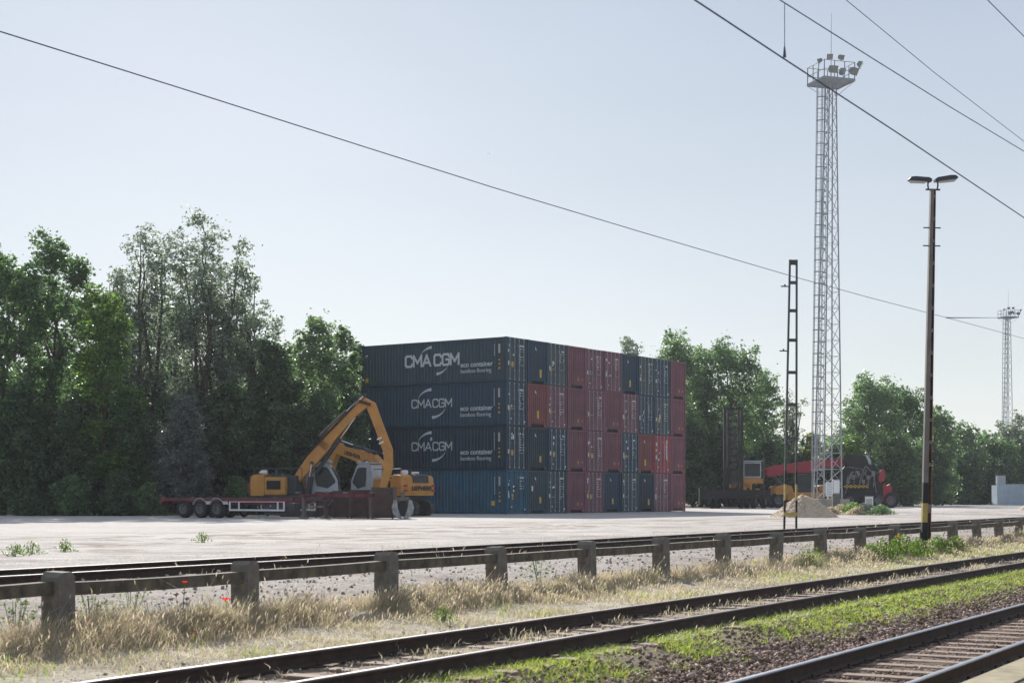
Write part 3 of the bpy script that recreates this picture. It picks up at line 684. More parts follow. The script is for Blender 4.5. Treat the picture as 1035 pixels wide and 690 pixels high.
def excavator(name, label, loc, rz, under_rz, boom, stick, back, lettering, twopiece=False, grab=None, grp='excavators behind the trailer', rear_tint=None):
    root = thing(name, label, 'excavator', loc, rz, grp)
    U = Matrix.Rotation(under_rz, 4, 'Z')
    # crawler undercarriage
    for s in (-1, 1):
        mb = MB(); n = 14; r = .43; L = 1.75; outer = []
        for i in range(n+1): a = R(90+180*i/n); outer.append((-L+r*math.cos(a), r+r*math.sin(a)))
        for i in range(n+1): a = R(-90+180*i/n); outer.append((L+r*math.cos(a), r+r*math.sin(a)))
        y0, y1 = s*1.2-.30, s*1.2+.30
        mb.prism([(x, z+.02) for x, z in outer], y0+.03, y1-.03, M=U)
        pts_ = []; per = 46
        import itertools
        seglen = 2*math.pi*r+4*L
        for k in range(per):
            d = seglen*k/per
            if d < 2*L: x, z, a = -L+d, 0, 0
            elif d < 2*L+math.pi*r: q = (d-2*L)/r; x, z, a = L+r*math.sin(q), r-r*math.cos(q), -q
            elif d < 4*L+math.pi*r: x, z, a = L-(d-2*L-math.pi*r), 2*r, 0
            else: q = (d-4*L-math.pi*r)/r; x, z, a = -L-r*math.sin(q), r+r*math.cos(q), -q
            mb.box(-.07, .07, y0, y1, -.03, .035, M=U @ Matrix.Translation((x, 0, z+.03)) @ Matrix.Rotation(a, 4, 'Y'))
        t_ = mb.build('crawler_track', M['track'], root)
        mb = MB()
        for k in range(6): mb.tube((-1.4+k*.56, y0+.01, .22), (-1.4+k*.56, y1-.01, .22), .15, seg=12, M=U)
        for x in (-L, L): mb.tube((x, y0-.01, r+.02), (x, y1+.01, r+.02), .30, seg=16, M=U)
        mb.build('roller', M['dgrey'], t_)
    mb = MB(); mb.cham(-1.1, 1.1, -.95, .95, .35, .85, .08, M=U); mb.tube((0, 0, .8), (0, 0, 1.08), .65, seg=20); mb.build('chassis', M['dgrey'], root)
    b = back
    # house
    mb = MB(); mb.cham(-b+.5, 2.0, -1.35, 1.35, 1.06, 1.22, .04); mb.build('platform', M['dgrey'], root)
    mb = MB()
    prof_ = [(-b, 1.20), (-b-.04, 1.7), (-b+.03, 2.26), (-b+.22, 2.40), (-b+1.0, 2.42), (-b+1.0, 1.20)]
    n = 9; ys = [-1.35+2.7*i/n for i in range(n+1)]; vs = []
    for y in ys:                                           # counterweight curved in plan
        k = .28*(abs(y)/1.35)**2.6
        for x, z in prof_: vs.append((x+(k if x < -b+.6 else 0), y, z))
    m6 = len(prof_); fs = [(i*m6+j, i*m6+(j+1) % m6, (i+1)*m6+(j+1) % m6, (i+1)*m6+j) for i in range(n) for j in range(m6)]
    fs += [tuple(range(m6)), tuple(reversed(range(n*m6, n*m6+m6)))]
    mb.add(vs, fs); cw = mb.build('counterweight', M['orange'], root)
    mb = MB(); mb.prism([(-b-.055,1.95),(-b+.0,2.36),(-b+.18,2.46),(-b+.5,2.46),(-b+.5,1.95)], -.62, .62); mb.build('grille', M['dgrey'], cw)
    mb = MB(); 
    for z in (1.5, 1.78):
        for y in (-1.12, 1.12): mb = MB(); mb.box(-b+.02, -b+.2, y-.09, y+.09, z-.05, z+.05); mb.build('tail_lamp', M['red'], cw)
    if lettering:
        mb = MB(); add_text(mb, 'LIEBHERR', .34, Matrix(((0,0,-1,-b-.058),(-1,0,0,-.05),(0,1,0,1.62),(0,0,0,1))), .012, 1.15)
        mb.build('lettering', M['wtxt'], cw)
    for s in (-1, 1):
        mb = MB(); mb.cham(-b+1.0, .1 if s > 0 else (-.75 if twopiece else 1.6), min(s*.62, s*1.36), max(s*.62, s*1.36), 1.23, 2.25 if s < 0 else 2.2, .05)
        hood = mb.build('side_panel', M['orange'], root)
        mb = MB(); y = s*1.36
        mb.box(-b+1.15, -b+1.95, min(y, y+s*.012), max(y, y+s*.012), 1.55, 2.05)
        for k in range(5): mb.box(-b+1.2, -b+1.9, min(y, y+s*.03), max(y, y+s*.03), 1.60+k*.09, 1.63+k*.09)
        mb.build('vent', M['black'], hood)
    mb = MB(); mb.cham(-b+.9, -.2, -.62, .62, 1.23, 2.36, .05)
    mb.tube((-b+1.6, -.8, 2.2), (-b+1.6, -.8, 2.75), .07); mb.box(-b+1.2, -b+2.0, -.4, .4, 2.36, 2.5)
    mb.build('engine_deck', M['dgrey'], root)
    mb = MB()
    for s in (-1, 1):
        mb.path([(-b+.4, s*1.2, 2.35), (-b+.4, s*1.2, 2.75), (.2, s*1.2, 2.75), (.2, s*1.2, 2.2)], .022)
        for x in (-b+1.2, -b+2): mb.tube((x, s*1.2, 2.2), (x, s*1.2, 2.75), .018, seg=6)
    mb.build('handrail', M['dgrey'], root)
    mb = MB(); mb.cham(-b+.35, -b+.7, .65, 1.0, 2.42, 2.68, .04); mb.cham(-b+.5, -b+.9, -.4, -.1, 2.46, 2.6, .03); mb.build('beacon_box', M['white'], root)
    # cab on the left
    cp = [(.10,1.24),(.06,2.3),(.22,2.98),(.40,3.08),(1.25,3.08),(1.45,2.98),(1.92,2.10),(1.98,1.24)]
    mb = MB(); mb.prism(cp, .52, 1.40); cab = mb.build('cab', M['mgrey'], root)
    for y in (.508, 1.40):
        mb = MB(); mb.prism([(.72,1.75),(.62,2.2),(.62,2.86),(1.18,2.86),(1.36,2.80),(1.80,2.08),(1.80,1.95),(1.35,1.62)], y, y+.012); mb.build('window', M['glass'], cab)
    mb = MB(); mb.add([(1.462,.62,2.955),(1.462,1.30,2.955),(1.93,1.30,2.10),(1.93,.62,2.10),(1.99,.62,1.5),(1.99,1.30,1.5)], [(0,1,2,3),(3,2,5,4)]); mb.build('windscreen', M['glass'], cab)
    mb = MB(); mb.cham(.2, 1.5, .5, 1.42, 3.085, 3.16, .03)
    for y in (.65, 1.28): mb.cham(1.3, 1.45, y-.08, y+.08, 3.165, 3.27, .02)
    mb.build('roof', M['mgrey'], cab)
    # boom and stick in the plane y=0 (slightly right of the cab)
    mb = MB()
    for seg_, ws in boom: mb.prism(ribbon(seg_, ws), -.27, .27)
    bo = mb.build('boom', M['orange'], root)
    bo.location.y = -.05
    mb = MB()
    foot = boom[0][0][0]
    for s in (-1, 1): mb.prism([(foot[0]-.5, 1.2), (foot[0]-.28, foot[1]+.3), (foot[0]+.15, foot[1]+.3), (foot[0]+.55, 1.2)], s*.36-.04, s*.36+.04)
    mb.build('boom_mount', M['dgrey'], root)
    mb = MB()
    mb.prism(ribbon(*stick), -.2, .2); st = mb.build('stick', M['orange'], root); st.location.y = -.05
    bodies = MB()
    P0 = boom[0][0][0]; mid = boom[0][0][len(boom[0][0])//2]
    for s in (-1, 1): cylp((P0[0]+.75, s*.36-.05, 1.35), (mid[0]+.1, s*.36-.05, mid[1]-.1), .10, .55, root)
    end = boom[-1][0][-1]
    if twopiece:
        a = boom[0][0][-1]
        cylp((mid[0]+.3, -.05, mid[1]-.62), (end[0]-.6, -.05, end[1]-.75), .12, .6, root)
        cylp((a[0]-.4, -.05, a[1]+.38), (stick[0][0][0]+.05, -.05, stick[0][0][1]+.32), .10, .6, root)
        hos = [(mid[0]-.5, -.36, mid[1]+.1), (a[0]-.1, -.38, a[1]+.38), (end[0]-.4, -.38, end[1]+.12), (end[0]+.3, -.36, end[1]-.1)]
        bodies.path(hos, .035); bodies.path([(p[0], p[1], p[2]-.10) for p in hos], .03)
    else:
        cylp((mid[0]-.3, -.05, mid[1]+.42), (stick[0][0][0]+.1, -.05, stick[0][0][1]+.22), .11, .6, root)
        hos = [(mid[0]-1.2, -.34, mid[1]+.3), (mid[0], -.36, mid[1]+.42), (end[0]-.5, -.36, end[1]+.42), (end[0], -.3, end[1]+.2)]
        bodies.path(hos, .04); bodies.path([(p[0], .2, p[2]+.05) for p in hos], .035)
    bodies.build('hose', M['black'], root)
    return root, bo, st

# front excavator: heads to the right, tall folded two-piece boom
YA = 91.0; sA = 1600/YA; cxA = 306.0
def LA(px, py): return ((px-cxA)/sA, (501-py)/sA+EYE)
boomA = [([LA(299,486), LA(315,466), LA(331,447)], [.40,.64,.74]), ([LA(326,452), LA(341,434), LA(357,418), LA(371,407)], [.70,.64,.54,.46])]
stickA = ([LA(368,405), LA(376,410), LA(384,431), LA(393,455), LA(394,471), LA(388,493)], [.40,.55,.50,.54,.47,.38])
exa, boa, sta = excavator('excavator', 'orange excavator with tall folded boom, cab hidden behind it, left of the other excavator', (WX(cxA, YA), YA, 0), R(-4), R(10), boomA, stickA, 2.95, False, twopiece=True)
mb = MB()
for k in range(2):
    p = Vector((LA(388,448)[0]-.12+k*.11, -.27, LA(388,448)[1]+.28-k*.24)); mb.prism([(p.x-.20,p.z-.12),(p.x+.08,p.z+.0),(p.x+.08,p.z+.09),(p.x-.20,p.z-.03)], -.262, -.253)
mb.build('warning_stripe', M['white'], sta)
mb = MB(); e = LA(390,494)
mb.box(e[0]-.25, e[0]+.25, -.3, .2, e[1]-.35, e[1]); mb.tube((e[0], -.05, e[1]-.3), (e[0], -.05, e[1]-.7), .16, seg=10); mb.build('quick_coupler', M['steel'], exa)
# rear excavator: seen from behind, boom lowered to the left
hB = math.atan2(.66, -.75)
def fB(px): return (395-px)/12.9
boomB = [([(.15,1.95), (.8,2.75), (1.7,3.35), (3.2,3.72), (4.75,4.05)], [.5,.75,.85,.62,.45])]
stickB = ([(4.35,4.35), (4.8,4.05), (5.5,2.7), (5.9,1.2)], [.35,.6,.5,.3])
exb, bob, stb = excavator('excavator', 'orange excavator seen from behind, boom reaching left, parked against the corner of the container stack', (-7.2, 94.0, 0), hB, R(24), boomB, stickB, 2.5, True)
mb = MB(); add_text(mb, 'LIEBHERR', .34, Matrix(((-.973,0,0,3.1),(0,0,1,.275),(-.23,1,0,3.66),(0,0,0,1))), .01, 1.0)
mb.build('lettering', M['wtxt'], bob)
mb = MB(); mb.prism([(5.6,1.2),(6.2,1.2),(6.5,.7),(6.3,.15),(5.6,.05),(5.2,.5)], -.5, .5); mb.build('bucket', M['steel'], exb)

# ---- clamshell grab standing on the ground beside the bins
gx, gy = WX(407, 80.5), 80.5
root = thing('clamshell_grab', 'worn grey steel clamshell grab standing open on the ground by the bins', 'grab', (gx, gy, 0), R(6))
M['grab'] = mat('scoured_steel', (.28,.29,.30), .6, metal=.2, var=.35, scale=5)
for s in (-1, 1):
    mb = MB()
    pr = [(s*.06,.02),(s*.26,.05),(s*.50,.28),(s*.56,.62),(s*.44,.98),(s*.30,.98),(s*.26,.55)]
    mb.prism(pr, -.42, -.38); mb.prism(pr, .38, .42)
    for a, b in zip(pr[:4], pr[1:5]): mb.add([(a[0],-.40,a[1]),(b[0],-.40,b[1]),(b[0],.40,b[1]),(a[0],.40,a[1])], [(0,1,2,3)])
    mb.build('shell', M['grab'], root)
mb = MB(); mb.box(-.35, .35, -.1, .1, .95, 1.12); mb.tube((0,0,1.1), (0,0,1.4), .1)
for s in (-1, 1): mb.tube((s*.1, 0, .95), (s*.4, 0, .8), .05)
mb.build('hinge_frame', M['steel'], root)

# ---- dark steel bins in a row behind the trailer
M['bin'] = mat('dark_brown_steel', (.085,.050,.046), .75, var=.35, scale=2.5, stain=(.10,.055,.04), stain_amt=.5)
def steelbin(px0, px1, Y, H_, dep, lab):
    Wd = (px1-px0)/1600*Y*.90; x0 = WX((px0+px1)/2, Y)
    root = thing('steel_bin', lab, 'skip bin', (x0, Y+dep/2, 0), R(-3), 'dark steel bins behind the trailer')
    h = Wd/2; mb = MB(); t = .05
    for a in ((-h, h, -dep/2, -dep/2+t), (-h, h, dep/2-t, dep/2), (-h, -h+t, -dep/2+t, dep/2-t), (h-t, h, -dep/2+t, dep/2-t)): mb.box(*a, .05, H_)
    mb.box(-h+t, h-t, -dep/2+t, dep/2-t, .05, .10); mb.build('shell', M['bin'], root)
    mb = MB()
    for z in (.12, H_*.5, H_-.06): mb.box(-h-.03, h+.03, -dep/2-.045, -dep/2-.002, z-.05, z+.05)
    for x in (-h+.03, h-.03): mb.box(x-.04, x+.04, -dep/2-.05, -dep/2-.003, 0.0, H_)
    for x in (-h, h): mb.box(x-.03, x+.03, -dep/2, dep/2, H_-.1, H_+.01)
    mb.build('rib', M['bin'], root)
    mb = MB()
    for s in (-1, 1): mb.path([(s*h*.5-.08, -dep/2-.05, H_-.2), (s*h*.5-.08, -dep/2-.14, H_-.28), (s*h*.5+.08, -dep/2-.14, H_-.28), (s*h*.5+.08, -dep/2-.05, H_-.2)], .018)
    mb.build('handle', M['steel'], root); return root
steelbin(319, 335.5, 85.0, 1.40, 1.6, 'narrow dark bin behind the trailer gooseneck, leftmost of the bins in view')
steelbin(336.5, 353.5, 84.0, 1.45, 1.6, 'dark brown bin, second from the left end of the bin row')
steelbin(354.5, 374.5, 82.8, 1.50, 1.6, 'dark brown bin next to the widest bin, second from the right end of the row')
steelbin(375.5, 399.5, 81.0, 1.62, 1.6, 'widest and tallest dark brown bin, right end of the bin row beside the grab')

# ---- container semitrailer
M['tred'] = mat('trailer_dark_red', (.13,.022,.038), .55, var=.2, scale=3, stain=(.06,.04,.035), stain_amt=.5)
M['twhite'] = mat('trailer_white_bar', (.66,.68,.70), .5, var=.1, scale=4)
YT, XT = 80.0, WX(366, 80.0)
bx_, by_ = -.8285, .56
tr = thing('container_trailer', 'dark red flat semitrailer chassis with three axles and white side guard', 'trailer', (XT, YT, 0), math.atan2(by_, bx_))   # local +x runs to its rear (left in view), +y towards the camera... 
LY = 1   # local y: rear dir rotated +90 -> faces the camera side
mb = MB()
for s in (-1, 1):
    mb.prism([(0,1.30),(3.2,1.30),(3.9,.98),(13.2,.98),(13.2,.72),(4.6,.70),(3.6,.82),(3.2,1.10),(0,1.12)], s*.48-.07, s*.48+.07)
for x in (.2, 1.6, 3.0, 5.2, 7.2, 9.0, 11, 13.1):
    z = 1.12 if x < 3.3 else .84; mb.box(x-.09, x+.09, -1.2, 1.2, z, z+.14)
mb.build('chassis_beam', M['tred'], tr)
mb = MB()
for s in (-1, 1): mb.box(3.6, 13.2, s*1.2-.035, s*1.2+.035, .90, 1.08)
mb.box(13.1, 13.25, -1.22, 1.22, .70, 1.06); mb.box(12.0, 13.1, -1.0, 1.0, .99, 1.03)
mb.build('side_rail', M['tred'], tr)
mb = MB()
for x in (.15, 3.3, 6.9, 13.0):
    for s in (-1, 1):
        z = 1.30 if x < 3.5 else 1.04; mb.cham(x-.12, x+.12, s*1.12-.09, s*1.12+.09, z, z+.10, .02)
mb.build('twist_lock', M['steel'], tr)
def wheel(parent, c, r, w_, tm=None, rm=None):
    T = Matrix.Translation(c)
    mb = MB(); mb.lathe([(r*.56,-w_/2+.02),(r*.86,-w_/2),(r*.97,-w_/2+.04),(r,-w_*.25),(r,w_*.25),(r*.97,w_/2-.04),(r*.86,w_/2),(r*.56,w_/2-.02),(r*.56,-w_/2+.02)], 28, M=T)
    ty = mb.build('wheel', tm or M['tyre'], parent)
    mb = MB()
    for s in (-1, 1):
        mb.lathe([(0,s*(w_*.18)),(r*.2,s*(w_*.18)),(r*.24,s*(w_*.05)),(r*.44,s*(w_*.12)),(r*.50,s*(w_/2-.03)),(r*.57,s*(w_/2-.01))], 24, M=T)
        for k in range(8): a = k*math.pi/4; mb.box(c[0]+math.cos(a)*r*.34-.015, c[0]+math.cos(a)*r*.34+.015, c[1]+s*w_*.05-.02, c[1]+s*w_*.12+.03, c[2]+math.sin(a)*r*.34-.015, c[2]+math.sin(a)*r*.34+.015)
    mb.build('rim', rm or M['rim'], ty); return ty
for x in (8.95, 10.2, 11.45):
    for s in (-1, 1): wheel(tr, (x, s*1.05, .505), .50, .38)
    mb = MB(); mb.tube((x, -1, .5), (x, 1, .5), .07); mb.bar((x-.4, .5, .62), (x+.4, .5, .62), .1, .1); mb.bar((x-.4, -.5, .62), (x+.4, -.5, .62), .1, .1); mb.build('axle', M['dgrey'], tr)
for x in (8.95, 10.2, 11.45):
    for s in (-1, 1):
        mb = MB(); n = 10; vs = []
        for i in range(n+1):
            a = R(25+130*i/n)
            for y in (s*1.24, s*.86): vs.append((x+.58*math.cos(a), y, .5+.58*math.sin(a)))
        mb.add(vs, [(2*i, 2*i+1, 2*i+3, 2*i+2) for i in range(n)])
        o = mb.build('mudguard', M['black'] if x > 11 else M['twhite'], tr)
        sm = o.modifiers.new('thickness', 'SOLIDIFY'); sm.thickness = .02
mb = MB()
for s in (-1, 1):
    y0, y1 = s*1.2-.02, s*1.2+.02
    mb.box(4.15, 8.05, y0, y1, .86, .95); mb.box(4.15, 8.05, y0, y1, .40, .49)
    for x in (4.19, 4.62, 7.35, 8.01): mb.box(x-.04, x+.04, y0-.002, y1+.002, .4905, .8595)
mb.build('side_guard', M['twhite'], tr)
mb = MB()
for s in (-1, 1):
    mb.box(3.05, 3.22, s*.85-.08, s*.85+.08, .12, 1.2); mb.box(2.95, 3.32, s*.85-.16, s*.85+.16, .02, .12); mb.bar((3.15, s*.85, .5), (2.3, s*.6, 1.12), .06, .06)
mb.tube((3.13, -.85, .6), (3.13, .85, .6), .04); mb.build('landing_leg', M['steel'], tr)
mb = MB(); mb.tube((5.2, 0, .45), (6.6, 0, .45), .17, seg=14); mb.build('air_tank', M['dgrey'], tr)
mb = MB(); mb.cham(3.6, 4.1, .55, 1.1, .42, .82, .04); mb.build('tool_box', M['dgrey'], tr)
mb = MB(); mb.cham(2.0, 2.9, -.9, .9, .98, 1.12, .03); mb.build('coupling_plate', M['dgrey'], tr)
mb = MB(); mb.box(12.9, 13.0, 1.235, 1.25, .92, 1.0); mb.box(8.15, 8.25, 1.236, 1.25, .96, 1.02)
for x in (4.4, 6.0, 7.6): mb.box(x, x+.1, 1.236, 1.25, .97, 1.02)
mb.build('marker_lamp', M['red'], tr)
# timber dunnage lying below the trailer
for k, (x, lab) in enumerate(((6.4, 'pale timber chock under the middle of the trailer side guard'), (4.9, 'pale timber chock under the right end of the trailer side guard'))):
    p = tr.location+Vector((bx_*x-by_*1.25, by_*x-.83*1.25, 0))
    mb = MB(); mb.prism([(-.45,0),(.45,0),(.3,.16),(-.15,.2)], -.15, .15); tag(mb.build('wheel_chock', M['concb'], loc=p), lab, 'wheel chock', 'chocks under the trailer')

# ---- empty-container handler (black, tall mast)
YH = 150.0; xh = WX(739, YH); sH = 1600/YH
def LH(px, py): return ((px-739)/sH, (501-py)/sH+EYE)
hd = thing('container_handler', 'black and orange handler truck with tall black mast, right of the container stack', 'container handler', (xh, YH, 0), R(0))
mb = MB()
for x, q in ((-.60, .13), (-.30, .09), (.70, .09), (1.0, .13)):
    mb.box(x-q, x+q, -.15, .15, .5, 9.55)
for z in (1.2, 9.4): mb.box(-.73, 1.13, -.16, -.151, z-.1, z+.15)
mb.build('mast', M['black'], hd)
for k in range(12): z = 1.7+k*.66; mb = MB(); mb.box(-.205, .605, -.10, .10, z-.07, z+.07); mb.build('mast_crossbar', M['black'], hd)
mb = MB()
for x in (.05, .28): mb.tube((x, .05, 1.0), (x, .05, 9.2), .035, seg=6); mb.tube((x+.1, -.02, 1.0), (x+.1, -.02, 8.6), .02, seg=6)
mb.build('lift_chain', M['steel'], hd)
mb = MB()
mb.box(-3.0, 3.5, -.75, -.45, 1.25, 1.75); mb.box(-2.9, 3.4, -.9, -.75, .95, 1.2)
for x in (-3.0, 3.45): mb.box(x-.12, x+.12, -.95, -.4, .35, 1.95)
for x in (-1.5, -.4, .6): mb.box(x-.15, x+.15, -.45, -.15, .7, 2.2)
mb.build('spreader', M['black'], hd)
mb = MB(); mb.cham(-1.6, 2.2, .3, 4.9, .75, 1.5, .1); mb.cham(-1.2, 1.9, 1.0, 5.2, 1.5, 1.95, .1); mb.build('chassis', M['black'], hd)
mb = MB(); mb.cham(.6, 2.6, 3.8, 5.8, .8, 2.5, .2); mb.cham(1.2, 3.1, .5, 2.4, 2.35, 2.85, .05); mb.build('counterweight', M['orange'], hd)
mb = MB(); mb.cham(1.25, 2.95, .6, 2.2, 2.86, 4.45, .08); cb = mb.build('cab', M['mgrey'], hd)
mb = MB(); mb.box(1.36, 2.84, .585, .598, 3.05, 4.28); mb.build('windscreen', M['glass'], cb)
mb = MB(); mb.box(2.952, 2.965, .75, 2.05, 3.1, 4.25); mb.build('window', M['glass'], cb)
mb = MB(); mb.cham(1.15, 3.05, .5, 2.3, 4.452, 4.55, .03); mb.build('roof', M['mgrey'], cb)
mb = MB(); mb.tube((3.3, 1.4, 1.9), (3.3, 1.4, 4.9), .08); mb.path([(3.15, 1.0, 1.9), (3.15, 1.0, 4.6), (3.15, 2.2, 4.6), (3.15, 2.2, 1.9)], .03)
mb.build('exhaust', M['steel'], hd)
mb = MB(); mb.box(1.1, 1.5, .12, .29, 1.75, 2.1); mb.box(2.3, 2.7, .1, .3, 1.0, 1.9); mb.build('step_panel', M['orange'], hd)
for x in (-1.65, -1.15, 1.6, 2.25): wheel(hd, (x, .85, .70), .69, .48).rotation_euler.z = 0
wheel(hd, (3.45, 2.4, .78), .77, .5)
for x in (-1.2, 1.6): wheel(hd, (x, 4.6, .70), .69, .48)
# wheels are shown side-on to their axle: axle runs along local y; turn them to face forward
for o in [o for o in hd.children if o.name.startswith('wheel')]:
    c = sum((Vector(v) for v in o.bound_box), Vector())/8
    o.matrix_local = Matrix.Translation(c) @ Matrix.Rotation(R(72), 4, 'Z') @ Matrix.Translation(-c)

# ---- reach stacker (ochre chassis, red telescopic boom)
M['sred'] = mat('boom_red', (.34,.020,.042), .45, var=.12, scale=2)
YR = 160.0; sR = 10.0
rsx = WX(812, YR)
rk = thing('reach_stacker', 'ochre reach stacker with a long red boom, partly hidden by the sand heap', 'reach stacker', (rsx, YR, 0), R(6))
def LR(px, py): return ((px-812)/sR, (501-py)/sR+EYE)
mb = MB(); mb.prism([LR(778,471),LR(800,468),LR(824,465),LR(862,462),LR(864,470),LR(824,474),LR(822,477.5),LR(792,478),LR(786,481),LR(778,478)], -.4, .4); bm_ = mb.build('boom', M['sred'], rk)
mb = MB(); mb.prism([LR(777,471),LR(773,474),LR(774,481),LR(781,482),LR(783,476)], -.5, .5); mb.box(-2.2, -.5, -.42, .42, *sorted((LR(0,476.5)[1], LR(0,475.5)[1]))); mb.build('boom_head', M['sred'], bm_)
mb = MB(); mb.cham(-2.2, 3.4, -1.5, 1.5, .75, 1.55, .1); mb.cham(1.2, 3.4, -1.45, 1.45, 1.5, 2.3, .15); mb.build('chassis', M['orange'], rk)
mb = MB(); mb.prism([(-3.4,1.5),(-3.1,2.1),(-2.5,2.3),(-1.7,2.2),(-1.5,1.6),(-1.7,1.4),(-3.2,1.3)], -1.7, -1.0); mb.build('mudguard', M['orange'], rk); mb = MB(); mb.prism([(-3.4,1.5),(-3.1,2.1),(-2.5,2.3),(-1.7,2.2),(-1.5,1.6),(-1.7,1.4),(-3.2,1.3)], 1.0, 1.7); mb.build('mudguard', M['orange'], rk)
mb = MB(); mb.prism([(-1.1,1.56),(-1.2,2.4),(-.8,3.45),(.7,3.5),(.9,1.56)], -.7, .7); cb = mb.build('cab', M['dgrey'], rk)
for y in (-.715, .70):
    mb = MB(); mb.prism([(-.95,2.0),(-.7,3.3),(.6,3.35),(.7,2.0)], y, y+.015); mb.build('window', M['glass'], cb)
for y in (-1, 1): mb = MB(); cyl(mb, mb, (-2.0, y*.75, 1.6), (-3.0, y*.3, 3.3), .11, .6); mb.build('lift_cylinder', M['steel'], rk)
for x, y in ((-2.95,-1.35),(-2.95,1.35),(2.3,-1.35),(2.3,1.35)): wheel(rk, (x, y, .8), .8, .6)

# ---- second dark lift truck on the right with red mudguards
YK = 160.0; xk = WX(871, YK)
lk = thing('lift_truck', 'black lift truck with red wheel frames and yellow chequered beam, near the floodlight tower', 'lift truck', (xk, YK, 0), R(-4))
def LK(px, py): return ((px-871)/10.0, (501-py)/10.0+EYE)
mb = MB(); mb.prism([LK(850,505),LK(850,476),LK(856,470),LK(872,468),LK(884,471),LK(888,480),LK(888,500),LK(882,507)], -1.0, 1.0); mb.build('body', M['black'], lk)
mb = MB(); mb.prism([LK(852,461),LK(874,459.5),LK(876,468.5),LK(853,470)], -.55, .55); mb.build('mast_head', M['black'], lk)
mb = MB(); mb.prism([LK(872.5,459.3),LK(876.5,460),LK(879,465),LK(880,471.5),LK(877.5,471.5),LK(876.3,465.5),LK(874.5,462)], -.6, .6); mb.build('hood_edge', M['mgrey'], lk)
mb = MB()
for k in range(11): mb.tube((LK(853+k*2.8,0)[0], -1.08, 2.0+((k*37) % 5)*.35), (LK(856+k*2.6,0)[0], -1.10, 3.2+((k*53) % 4)*.22), .05+.02*(k % 3), seg=7)
for k in range(6): mb.cham(LK(854+k*5,0)[0], LK(857.5+k*5,0)[0], -1.25, -1.0, 2.4+(k % 3)*.4, 2.8+(k % 3)*.45, .03)
mb.path([(x0_, -1.15, z_) for x0_, z_ in [(-1.9,1.2),(-1.2,3.3),(-.3,3.0),(.2,4.2),(1.0,3.4),(1.3,1.4)]], .06)
mb.path([(-1.6,-1.12,4.1),(-.2,-1.15,3.9),(.5,-1.15,2.9),(1.5,-1.12,3.6)], .05); mb.build('engine_part', mat('grimy_grey_steel', (.17,.17,.17), .6, var=.4), lk)
mb = MB(); x0 = LK(851,0)[0]; mb.box(x0, x0+2.5, -1.30, -1.14, 1.98, 2.30); cq = mb.build('chequered_beam', M['wtxt'], lk)
mb = MB()
for k in range(12):
    for j in range(3):
        if (k+j) % 2: mb.box(x0+.03+k*.204, x0+.03+(k+1)*.204, -1.315, -1.302, 1.985+j*.104, 1.985+(j+1)*.104)
mb.build('chequer', M['yellow'], cq)
mb = MB(); mb.prism([LK(888,475),LK(891,474),LK(892.5,482),LK(891,487),LK(886,487),LK(886,481)], -1.2, -.9); mb.prism([LK(893,491),LK(897,489),LK(899,494),LK(897.5,497),LK(896,505),LK(889,506.5),LK(888.5,503),LK(893.5,500)], -1.45, -1.0); mb.prism([LK(890,490),LK(893,489),LK(893.5,507),LK(890.5,508)], -1.4, -1.05); mb.build('wheel_frame', M['sred'], lk)
for x, y in ((LK(886,0)[0], -1.15), (LK(898,0)[0], -1.3), (LK(857,0)[0], -1.2), (LK(886,0)[0], 1.0), (LK(857,0)[0], 1.0)): wheel(lk, (x, y, .75), .75 if x < 2.5 else .80, .45)

# ---- pale storage container and box at the far right
M['pale_blue'] = mat('pale_blue_sheet', (.34,.42,.50), .6, var=.1, scale=1, stain=(.25,.27,.28), stain_amt=.4)
YP = 199.0; root = thing('storage_container', 'pale blue storage container at the right edge of the yard', 'storage container', (WX(1008, YP), YP, 0), R(2))
mb = MB(); mb.box(.1, 9.0, .04, 2.4, .15, 2.55); mb.build('body', M['pale_blue'], root)
mb = MB(); mb.box(-.02, .12, -.02, .12, 0, 2.66); mb.box(9.0, 9.14, -.02, .12, 0, 2.66); mb.box(.12, 9, -.02, .1, 2.56, 2.68); mb.box(.12, 9, -.02, .1, .02, .16); mb.box(.12, 9, .0, .039, .95, 1.0); mb.build('frame', M['pale_blue'], root)
root = thing('switch_cabinet', 'small grey cabinet standing on the left end of the pale blue container', 'cabinet', (WX(1008.3, YP)+.2, YP+.7, 2.56), R(2))
M['grey_box'] = mat('light_grey_box', (.36,.40,.43), .6, var=.1)
mb = MB(); mb.cham(0, 1.05, 0, .7, .12, 1.18, .03); mb.build('body', M['grey_box'], root)
mb = MB(); mb.box(-.03, 1.08, -.03, .73, 1.182, 1.22); mb.box(.05, .15, .05, .6, 0, .119); mb.box(.9, 1.0, .05, .6, 0, .119); mb.build('lid', M['grey_box'], root)

# ---- heaps
def heap(name, label, cat, x, y, rx, ry, h, m, seed, pk=1.0):
    n = 90; g = np.linspace(-1.25, 1.25, n); X, Y = np.meshgrid(g, g, indexing='ij'); r = np.hypot(X+.06*(fnoise(X*3, Y*3, seed+3, .8)-.5), Y)
    r = r*(1+.10*(fnoise(np.arctan2(Y, X)*2+9, r*0, seed, .9)-.5)*2)
    Z = h*np.clip(1.08-np.sqrt(r*r+.018*pk), 0, None)/1.0+(fnoise(X*4, Y*4, seed+1, .35)-.5)*h*.22*np.clip(1.3-r, 0, 1)+(fnoise(X*4, Y*4, seed+8, .1)-.5)*h*.10*np.clip(1.3-r, 0, 1)-.01
    Z = np.where(r > 1.12, -.05, Z)
    V = np.stack([X*rx, Y*ry, Z], -1).reshape(-1, 3); idx = np.arange(n*n).reshape(n, n)
    o = npmesh(name, V, np.stack([idx[:-1,:-1], idx[1:,:-1], idx[1:,1:], idx[:-1,1:]], -1).reshape(-1, 4), m, smooth=True)
    o.location = (x, y, 0); return tag(o, label, cat)
